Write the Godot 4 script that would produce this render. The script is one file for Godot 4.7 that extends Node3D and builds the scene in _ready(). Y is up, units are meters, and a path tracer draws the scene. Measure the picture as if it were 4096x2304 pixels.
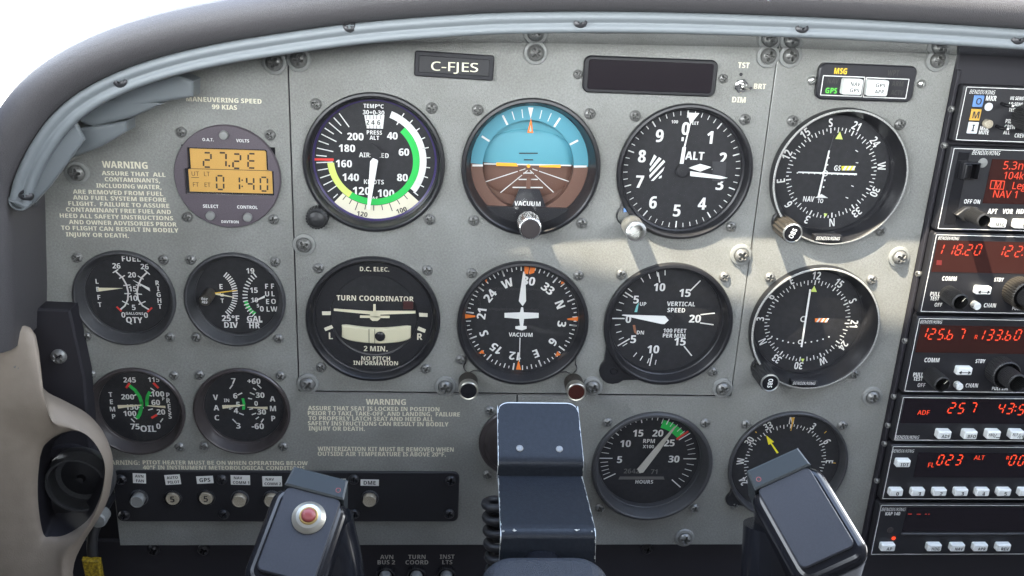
extends Node3D
# Light-aircraft instrument panel. Lengths below are millimetres on the panel (x right, y up, z towards the seats);
# the origin is the centre of the attitude indicator.
const MM := 0.001
var M := {}            # materials
var used := {}         # names already taken at top level
var font_bold: SystemFont
var font_plain: SystemFont
var cap := {}
var inks := {}
var ink_order := []
var screw_mesh: Mesh
var washer_mesh: Mesh
var slot_mesh: Mesh
var rng := RandomNumberGenerator.new()

class Tri:
	var v := PackedVector3Array()
	var n := PackedVector3Array()
	func tri(a: Vector3, b: Vector3, c: Vector3, na: Vector3, nb: Vector3, nc: Vector3) -> void:
		if (b - a).cross(c - a).dot(na + nb + nc) > 0.0:
			v.append_array(PackedVector3Array([a * 0.001, c * 0.001, b * 0.001])); n.append_array(PackedVector3Array([na, nc, nb]))
		else:
			v.append_array(PackedVector3Array([a * 0.001, b * 0.001, c * 0.001])); n.append_array(PackedVector3Array([na, nb, nc]))
	func quad(a: Vector3, b: Vector3, c: Vector3, d: Vector3, na: Vector3, nb: Vector3, nc: Vector3, nd: Vector3) -> void:
		tri(a, b, c, na, nb, nc); tri(a, c, d, na, nc, nd)
	func flat4(a: Vector3, b: Vector3, c: Vector3, d: Vector3, k: Vector3) -> void:
		quad(a, b, c, d, k, k, k, k)
	func mesh() -> ArrayMesh:
		var m := ArrayMesh.new()
		var a := []
		a.resize(Mesh.ARRAY_MAX)
		a[Mesh.ARRAY_VERTEX] = v; a[Mesh.ARRAY_NORMAL] = n
		m.add_surface_from_arrays(Mesh.PRIMITIVE_TRIANGLES, a)
		return m

# ---------------------------------------------------------------- shapes
func lathe(t: Tri, prof: Array, seg := 48, o := Vector3.ZERO, flat_until := 0.0) -> void:
	# prof: [[radius, z], ...]; each step of the profile keeps a hard edge, the turn is smooth
	for i in prof.size() - 1:
		var r0: float = prof[i][0]; var z0: float = prof[i][1]; var r1: float = prof[i + 1][0]; var z1: float = prof[i + 1][1]
		var nr := z1 - z0; var nz := r0 - r1
		var l := sqrt(nr * nr + nz * nz)
		if l < 1e-6: continue
		nr /= l; nz /= l
		for k in seg:
			var a := TAU * k / seg; var b := TAU * (k + 1) / seg
			var ca := cos(a); var sa := sin(a); var cb := cos(b); var sb := sin(b)
			var na := Vector3(ca * nr, sa * nr, nz); var nb := Vector3(cb * nr, sb * nr, nz)
			var p := o + Vector3(ca * r0, sa * r0, z0); var q := o + Vector3(cb * r0, sb * r0, z0)
			var s := o + Vector3(cb * r1, sb * r1, z1); var u := o + Vector3(ca * r1, sa * r1, z1)
			if r0 < 1e-4: t.tri(p, s, u, na, nb, na)
			elif r1 < 1e-4: t.tri(p, q, u, na, nb, na)
			else: t.quad(p, q, s, u, na, nb, nb, na)

func ccw(p: PackedVector2Array) -> PackedVector2Array:
	if Geometry2D.is_polygon_clockwise(p):
		p.reverse()
	return p

func inset(p: PackedVector2Array, d: float) -> PackedVector2Array:
	var r := PackedVector2Array()
	var c := p.size()
	for i in c:
		var e0 := (p[i] - p[(i + c - 1) % c]).normalized(); var e1 := (p[(i + 1) % c] - p[i]).normalized()
		var n0 := Vector2(-e0.y, e0.x); var n1 := Vector2(-e1.y, e1.x)
		var b := (n0 + n1).normalized()
		r.append(p[i] + b * d / maxf(0.3, b.dot(n0)))
	return r

func wall(t: Tri, p: PackedVector2Array, q: PackedVector2Array, z0: float, z1: float, o: Vector3) -> void:
	var c := p.size()
	var en := []
	for i in c:
		var e := (p[(i + 1) % c] - p[i]).normalized()
		var out := Vector3(e.y, -e.x, 0)
		var shift := (p[i] - q[i]).length()
		en.append((out * absf(z1 - z0) + Vector3(0, 0, shift)).normalized())
	for i in c:
		var j := (i + 1) % c
		var n: Vector3 = en[i]; var nb: Vector3 = en[(i + c - 1) % c]; var na: Vector3 = en[j]
		var n0 := (n + nb).normalized() if n.dot(nb) > 0.75 else n
		var n1 := (n + na).normalized() if n.dot(na) > 0.75 else n
		t.quad(o + Vector3(p[i].x, p[i].y, z0), o + Vector3(p[j].x, p[j].y, z0), o + Vector3(q[j].x, q[j].y, z1), o + Vector3(q[i].x, q[i].y, z1), n0, n1, n1, n0)

func face(t: Tri, p: PackedVector2Array, z: float, o := Vector3.ZERO, k := 1.0) -> void:
	var ix := Geometry2D.triangulate_polygon(p)
	var n := Vector3(0, 0, k)
	for i in range(0, ix.size(), 3):
		t.tri(o + Vector3(p[ix[i]].x, p[ix[i]].y, z), o + Vector3(p[ix[i + 1]].x, p[ix[i + 1]].y, z), o + Vector3(p[ix[i + 2]].x, p[ix[i + 2]].y, z), n, n, n)

func ext(t: Tri, pts: PackedVector2Array, z0: float, z1: float, bev := 0.0, o := Vector3.ZERO, steps := 1) -> void:
	var p := ccw(pts)
	if bev <= 0.0:
		wall(t, p, p, z0, z1, o); face(t, p, z1, o); face(t, p, z0, o, -1.0)
		return
	wall(t, p, p, z0, z1 - bev, o)
	var last := p; var zl := z1 - bev
	for s in range(1, steps + 1):
		var a := PI / 2 * s / steps
		var q := inset(p, bev * (1.0 - cos(a))) if steps > 1 else inset(p, bev)
		var z := z1 - bev + bev * sin(a)
		wall(t, last, q, zl, z, o)
		last = q; zl = z
	face(t, last, z1, o); face(t, p, z0, o, -1.0)

func rrect(w: float, h: float, r: float, cx := 0.0, cy := 0.0, seg := 5) -> PackedVector2Array:
	var p := PackedVector2Array()
	for c in [[1, 1, 0], [-1, 1, 90], [-1, -1, 180], [1, -1, 270]]:
		for k in seg + 1:
			var a := deg_to_rad(c[2] + 90.0 * k / seg)
			p.append(Vector2(cx + c[0] * (w / 2 - r) + r * cos(a), cy + c[1] * (h / 2 - r) + r * sin(a)))
	return p

func rect(w: float, h: float, cx := 0.0, cy := 0.0) -> PackedVector2Array:
	return PackedVector2Array([Vector2(cx - w / 2, cy - h / 2), Vector2(cx + w / 2, cy - h / 2), Vector2(cx + w / 2, cy + h / 2), Vector2(cx - w / 2, cy + h / 2)])

func circ(r: float, cx := 0.0, cy := 0.0, seg := 56) -> PackedVector2Array:
	var p := PackedVector2Array()
	for k in seg: p.append(Vector2(cx + r * cos(TAU * k / seg), cy + r * sin(TAU * k / seg)))
	return p

func pv(a: Array) -> PackedVector2Array:
	var p := PackedVector2Array()
	for i in range(0, a.size(), 2): p.append(Vector2(a[i], a[i + 1]))
	return p

func sheet(t: Tri, P: Array, closed := false) -> void:
	# P: rows of points; smooth normals from neighbours
	var R := P.size(); var C: int = P[0].size()
	var N := []
	for i in R:
		var row := []
		for j in C:
			var a: Vector3 = P[maxi(i - 1, 0)][j]; var b: Vector3 = P[mini(i + 1, R - 1)][j]
			var c: Vector3 = P[i][(j + C - 1) % C] if closed else P[i][maxi(j - 1, 0)]
			var d: Vector3 = P[i][(j + 1) % C] if closed else P[i][mini(j + 1, C - 1)]
			row.append((b - a).cross(d - c).normalized())
		N.append(row)
	for i in R - 1:
		for j in (C if closed else C - 1):
			var k := (j + 1) % C
			t.quad(P[i][j], P[i][k], P[i + 1][k], P[i + 1][j], N[i][j], N[i][k], N[i + 1][k], N[i + 1][j])

func tube(t: Tri, path: Array, r: float, seg := 10) -> void:
	var rows := []
	var up := Vector3(0.3, 0.9, 0.2).normalized()
	for i in path.size():
		var d: Vector3 = (path[mini(i + 1, path.size() - 1)] - path[maxi(i - 1, 0)]).normalized()
		var s := d.cross(up).normalized(); up = s.cross(d).normalized()
		var row := []
		for k in seg: row.append(path[i] + (s * cos(TAU * k / seg) + up * sin(TAU * k / seg)) * r)
		rows.append(row)
	for i in rows.size() - 1:
		for k in seg:
			var k2 := (k + 1) % seg
			t.quad(rows[i][k], rows[i][k2], rows[i + 1][k2], rows[i + 1][k], (rows[i][k] - path[i]) / r, (rows[i][k2] - path[i]) / r, (rows[i + 1][k2] - path[i + 1]) / r, (rows[i + 1][k] - path[i + 1]) / r)
	for e in [0, path.size() - 1]:
		var n: Vector3 = (path[0] - path[1]).normalized() if e == 0 else (path[-1] - path[-2]).normalized()
		for k in seg: t.tri(path[e], rows[e][k], rows[e][(k + 1) % seg], n, n, n)

func spline(p: Array, per := 6) -> Array:
	var r := []
	for i in p.size() - 1:
		var a = p[maxi(i - 1, 0)]; var b = p[i]; var c = p[i + 1]; var d = p[mini(i + 2, p.size() - 1)]
		for k in per: r.append(b.cubic_interpolate(c, a, d, float(k) / per))
	r.append(p[-1])
	return r

# ---------------------------------------------------------------- nodes
func numbered(called: String) -> String:
	var s := called; var k := 0
	while used.has(s):
		k += 1; s = "%s_%03d" % [called, k]
	used[s] = true
	return s

func thing(called: String, label: String, category: String, at := Vector3.ZERO, group := "", kind := "") -> Node3D:
	var o := Node3D.new()
	o.name = numbered(called)
	add_child(o)
	o.position = at * MM
	o.set_meta("label", label); o.set_meta("category", category)
	if group: o.set_meta("group", group)
	if kind: o.set_meta("kind", kind)
	return o

func part(parent: Node3D, called: String, t: Tri, m: Material, at := Vector3.ZERO) -> MeshInstance3D:
	return put(parent, called, t.mesh(), m, at)

func put(parent: Node3D, called: String, mesh: Mesh, m: Material, at := Vector3.ZERO) -> MeshInstance3D:
	var o := MeshInstance3D.new()
	o.name = called; o.mesh = mesh; o.material_override = m
	parent.add_child(o, true)
	o.position = at * MM
	return o

func one() -> Tri: return Tri.new()

func lin(r: float, g: float, b: float, a := 1.0) -> Color:
	var c := Color(r, g, b).linear_to_srgb()
	c.a = a
	return c

func mat(called: String, c: Color, rough := 0.5, metal := 0.0, spec := 0.5) -> StandardMaterial3D:
	var m := StandardMaterial3D.new()
	m.resource_name = called; m.albedo_color = c; m.roughness = rough; m.metallic = metal; m.metallic_specular = spec
	M[called] = m
	return m

func noise_tex(freq: float, lo: Color, hi: Color, seed_: int, size := 512, normal := false, bump := 4.0) -> NoiseTexture2D:
	var n := FastNoiseLite.new()
	n.seed = seed_; n.frequency = freq; n.noise_type = FastNoiseLite.TYPE_SIMPLEX_SMOOTH; n.fractal_octaves = 4
	var t := NoiseTexture2D.new()
	t.width = size; t.height = size; t.seamless = true; t.noise = n
	if normal:
		t.as_normal_map = true; t.bump_strength = bump
	else:
		var g := Gradient.new()
		g.set_color(0, lo); g.set_color(1, hi)
		t.color_ramp = g
	return t

func grain(m: StandardMaterial3D, freq: float, tiles_per_m: float, lo: float, hi: float, seed_: int, bump := 0.0, bump_freq := 0.2) -> void:
	m.albedo_texture = noise_tex(freq, Color(lo, lo, lo), Color(hi, hi, hi), seed_)
	m.uv1_triplanar = true; m.uv1_world_triplanar = true
	m.uv1_scale = Vector3.ONE * tiles_per_m
	if bump > 0.0:
		m.normal_enabled = true
		m.normal_texture = noise_tex(bump_freq, Color.BLACK, Color.WHITE, seed_ + 5, 512, true, 6.0)
		m.normal_scale = bump

# ---------------------------------------------------------------- print
func ink(c: String) -> Tri:
	if not inks.has(c):
		inks[c] = Tri.new(); ink_order.append(c)
	return inks[c]

func zin(c: String) -> float:
	return 0.12 + 0.08 * ink_order.find(c)

func text(c: String, s: String, x: float, y: float, h: float, rot := 0.0, width := 0.0, sx := 1.0) -> void:
	var plain: bool = c in ["wn", "wi", "rd", "lk", "cp"]
	var key := "p" if plain else "b"
	var tm := TextMesh.new()
	tm.font = font_plain if plain and c != "wn" else font_bold
	key = "b" if tm.font == font_bold else "p"
	tm.font_size = 48; tm.pixel_size = 1.0; tm.depth = 0.0; tm.curve_step = 3.0
	if not cap.has(key):
		tm.text = "H"
		var bb := tm.get_aabb()
		cap[key] = [bb.position.y, bb.size.y]
	tm.text = s
	var a := tm.get_mesh_arrays()
	if a.is_empty() or a[Mesh.ARRAY_VERTEX] == null: return
	var vs: PackedVector3Array = a[Mesh.ARRAY_VERTEX]
	var ns: PackedVector3Array = a[Mesh.ARRAY_NORMAL]
	var box := tm.get_aabb()
	var k: float = h / cap[key][1]
	var kx := k * sx * (0.78 if c in ["wn", "wi"] else 1.0)
	if width > 0.0: kx = width / box.size.x
	var cx := box.position.x + box.size.x / 2; var cy: float = cap[key][0] + cap[key][1] / 2
	var cr := cos(deg_to_rad(rot)); var sr := sin(deg_to_rad(rot))
	var t := ink("w" if c in ["wn", "wi"] else c)
	var z := zin("w" if c in ["wn", "wi"] else c)
	var sh := 0.22 if c == "wi" else 0.0
	var ix = a[Mesh.ARRAY_INDEX]
	var cnt: int = ix.size() if ix != null and ix.size() else vs.size()
	var N := Vector3(0, 0, 1)
	var q := []
	var heavy: bool = c == "cp" or c == "pc" or (c == "w" and h > 3.6)
	for i in range(0, cnt, 3):
		q.clear()
		var ok := true
		for j in 3:
			var id: int = ix[i + j] if ix != null and ix.size() else i + j
			if ns[id].z < 0.5: ok = false
			var px := (vs[id].x - cx) * kx; var py := (vs[id].y - cy) * k
			px += py * sh
			q.append(Vector3(x + px * cr - py * sr, y + px * sr + py * cr, z))
		if ok:
			t.tri(q[0], q[1], q[2], N, N, N)
			if heavy:
				# second strike of the ink, a hair to the side
				var o := Vector3(cr, sr, 0) * h * 0.03 + Vector3(0, 0, 0.025)
				t.tri(q[0] + o, q[1] + o, q[2] + o, N, N, N)

func seg(c: String, x1: float, y1: float, x2: float, y2: float, w: float) -> void:
	var d := Vector2(x2 - x1, y2 - y1).normalized() * w / 2; var s := Vector2(-d.y, d.x)
	var z := 0.0
	var t := ink(c); z = zin(c)
	t.flat4(Vector3(x1 + s.x, y1 + s.y, z), Vector3(x2 + s.x, y2 + s.y, z), Vector3(x2 - s.x, y2 - s.y, z), Vector3(x1 - s.x, y1 - s.y, z), Vector3(0, 0, 1))

func rad(c: String, a: float, r1: float, r2: float, w: float, cx := 0.0, cy := 0.0) -> void:
	var q := deg_to_rad(a)
	seg(c, cx + r1 * sin(q), cy + r1 * cos(q), cx + r2 * sin(q), cy + r2 * cos(q), w)

func arc(c: String, r1: float, r2: float, a1: float, a2: float, cx := 0.0, cy := 0.0) -> void:
	var t := ink(c); var z := zin(c)
	var st := maxi(2, int(absf(a2 - a1) / 3.0))
	for k in st:
		var p := deg_to_rad(lerpf(a1, a2, float(k) / st)); var q := deg_to_rad(lerpf(a1, a2, float(k + 1) / st))
		t.flat4(Vector3(cx + r1 * sin(p), cy + r1 * cos(p), z), Vector3(cx + r2 * sin(p), cy + r2 * cos(p), z), Vector3(cx + r2 * sin(q), cy + r2 * cos(q), z), Vector3(cx + r1 * sin(q), cy + r1 * cos(q), z), Vector3(0, 0, 1))

func poly(c: String, pts: PackedVector2Array) -> void:
	var t := ink(c)
	face(t, pts, zin(c))

func digit(c: String, ch: String, x: float, y: float, w: float, h: float, slant: float) -> void:
	var on: String = {"0": "abcdef", "1": "bc", "2": "abged", "3": "abgcd", "4": "fgbc", "5": "afgcd", "6": "fgcde", "7": "abc", "8": "abcdefg", "9": "abcdfg", "E": "afged"}[ch]
	if c == "rd" and ch == "6": on = "fgcde"
	var b := h * 0.115
	var hw := w / 2; var hh := h / 2
	var L := {"a": [-hw, hh, hw, hh], "g": [-hw, 0.0, hw, 0.0], "d": [-hw, -hh, hw, -hh], "f": [-hw, hh, -hw, 0.0], "b": [hw, hh, hw, 0.0], "e": [-hw, 0.0, -hw, -hh], "c": [hw, 0.0, hw, -hh]}
	for s in on:
		var l: Array = L[s]
		var p := Vector2(l[0], l[1]); var q := Vector2(l[2], l[3])
		var d := (q - p).normalized(); p += d * b * 0.62; q -= d * b * 0.62
		seg(c, x + p.x + p.y * slant, y + p.y, x + q.x + q.y * slant, y + q.y, b)

func draw(ops: Array) -> void:
	for o in ops:
		match o[0]:
			"t": text(o[1], o[2], o[3], o[4], o[5], o[6] if o.size() > 6 else 0.0, o[7] if o.size() > 7 else 0.0)
			"s": seg(o[1], o[2], o[3], o[4], o[5], o[6])
			"p": poly(o[1], pv(o[2]))
			"d": poly(o[1], circ(o[4], o[2], o[3], 16))
			"g": digit(o[1], o[2], o[3], o[4], o[5], o[6], o[7])
			"l":
				var p := pv(o[2])
				for i in p.size() - 1: seg(o[1], p[i].x, p[i].y, p[i + 1].x, p[i + 1].y, o[3])
				for i in range(1, p.size() - 1): poly(o[1], circ(o[3] / 2 * 0.99, p[i].x, p[i].y, 12))

const INK := {"w": "white_markings", "k": "black_markings", "cr": "cream_markings", "pc": "placard_lettering", "pd": "dim_lettering", "y": "yellow_markings", "o": "orange_markings", "oy": "amber_markings", "gn": "light_green_markings", "g": "green_arc", "r": "red_markings", "c": "cyan_markings", "br": "brown_markings", "gr": "grey_markings", "k2": "dark_window", "lk": "display_segments", "w2": "white_stripes", "oa": "orange_bars", "cp": "cream_lettering", "rd": "lit_display_characters", "rd2": "faint_display_characters", "lg": "lit_green_lamp_lettering", "ly": "lit_amber_lamp_lettering", "dm": "unlit_lettering"}

func printed(parent: Node3D, z: float, at := Vector2.ZERO) -> void:
	for c in ink_order:
		part(parent, INK[c], inks[c], M["ink_" + c], Vector3(at.x, at.y, z))
	inks = {}; ink_order = []

# ---------------------------------------------------------------- hardware
func make_screw(r: float, cross := true) -> ArrayMesh:
	# domed head with a real recess cut into it
	var t := Tri.new()
	var R := 18; var S := 56
	var rows := []
	for i in R + 1:
		var q := float(i) / R; var rr := r * q
		var row := []
		for k in S:
			var a := TAU * k / S
			var x := rr * cos(a); var y := rr * sin(a)
			var z := r * 0.52 * (1.0 - pow(q, 3.2)) + 0.25
			var ax := absf(x); var ay := absf(y)
			var bar := r * 0.16; var arm := r * 0.6
			var d := 0.0
			if cross:
				var d1 := minf(bar - ay, arm - ax); var d2 := minf(bar - ax, arm - ay)
				d = clampf(maxf(d1, d2) / (r * 0.10) + 0.4, 0.0, 1.0)
			else:
				d = clampf((r * 0.13 - ay) / (r * 0.06) + 0.4, 0.0, 1.0)
			row.append(Vector3(x, y, z - d * r * 0.8))
		rows.append(row)
	sheet(t, rows, true)
	lathe(t, [[r, -0.6], [r, 0.25]], 28)
	return t.mesh()

func screw(parent: Node3D, x: float, y: float, r: float, m: String, z := 0.0, washer := 0.0) -> void:
	var o := put(parent, "screw", screw_mesh, M[m], Vector3(x, y, z + (1.5 if washer > 0.0 else 0.0)))
	o.rotation.z = rng.randf() * PI
	o.scale = Vector3.ONE * r
	if washer > 0.0:
		var w := put(o, "washer", washer_mesh, M["washer_paint"], Vector3(0, 0, -1.5 / r))
		w.scale = Vector3.ONE * washer / r

func knurled(t: Tri, r: float, z0: float, z1: float, teeth: int, depth: float, bev := 0.6, o := Vector3.ZERO) -> void:
	var p := PackedVector2Array()
	for k in teeth * 4:
		var a := TAU * k / (teeth * 4)
		var q := r if k % 4 < 2 else r - depth
		p.append(Vector2(q * cos(a), q * sin(a)))
	ext(t, p, z0, z1, bev, o)

func glass(parent: Node3D, r: float, z: float) -> void:
	var t := one()
	lathe(t, [[r, z], [0, z]], 48)
	part(parent, "cover_glass", t, M["glass"])

func disc(parent: Node3D, called: String, r: float, z: float, m: String) -> MeshInstance3D:
	var t := one()
	lathe(t, [[r, z - 1.5], [r, z], [0, z]], 56)
	return part(parent, called, t, M[m])

func solid(parent: Node3D, called: String, pts: PackedVector2Array, z0: float, z1: float, m: String, bev := 0.0, at := Vector3.ZERO) -> MeshInstance3D:
	var t := one()
	ext(t, pts, z0, z1, bev)
	return part(parent, called, t, M[m], at)

func needle(parent: Node3D, called: String, pts: Array, z: float, m: String, th := 0.5) -> void:
	solid(parent, called, pv(pts), z, z + th, m)

func four(parent: Node3D, dx: float, dy: float, r := 3.3, skip := []) -> void:
	var i := 0
	for s in [[-1, 1], [1, 1], [1, -1], [-1, -1]]:
		if not i in skip: screw(parent, dx * s[0], dy * s[1], r, "screw_metal")
		i += 1

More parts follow.
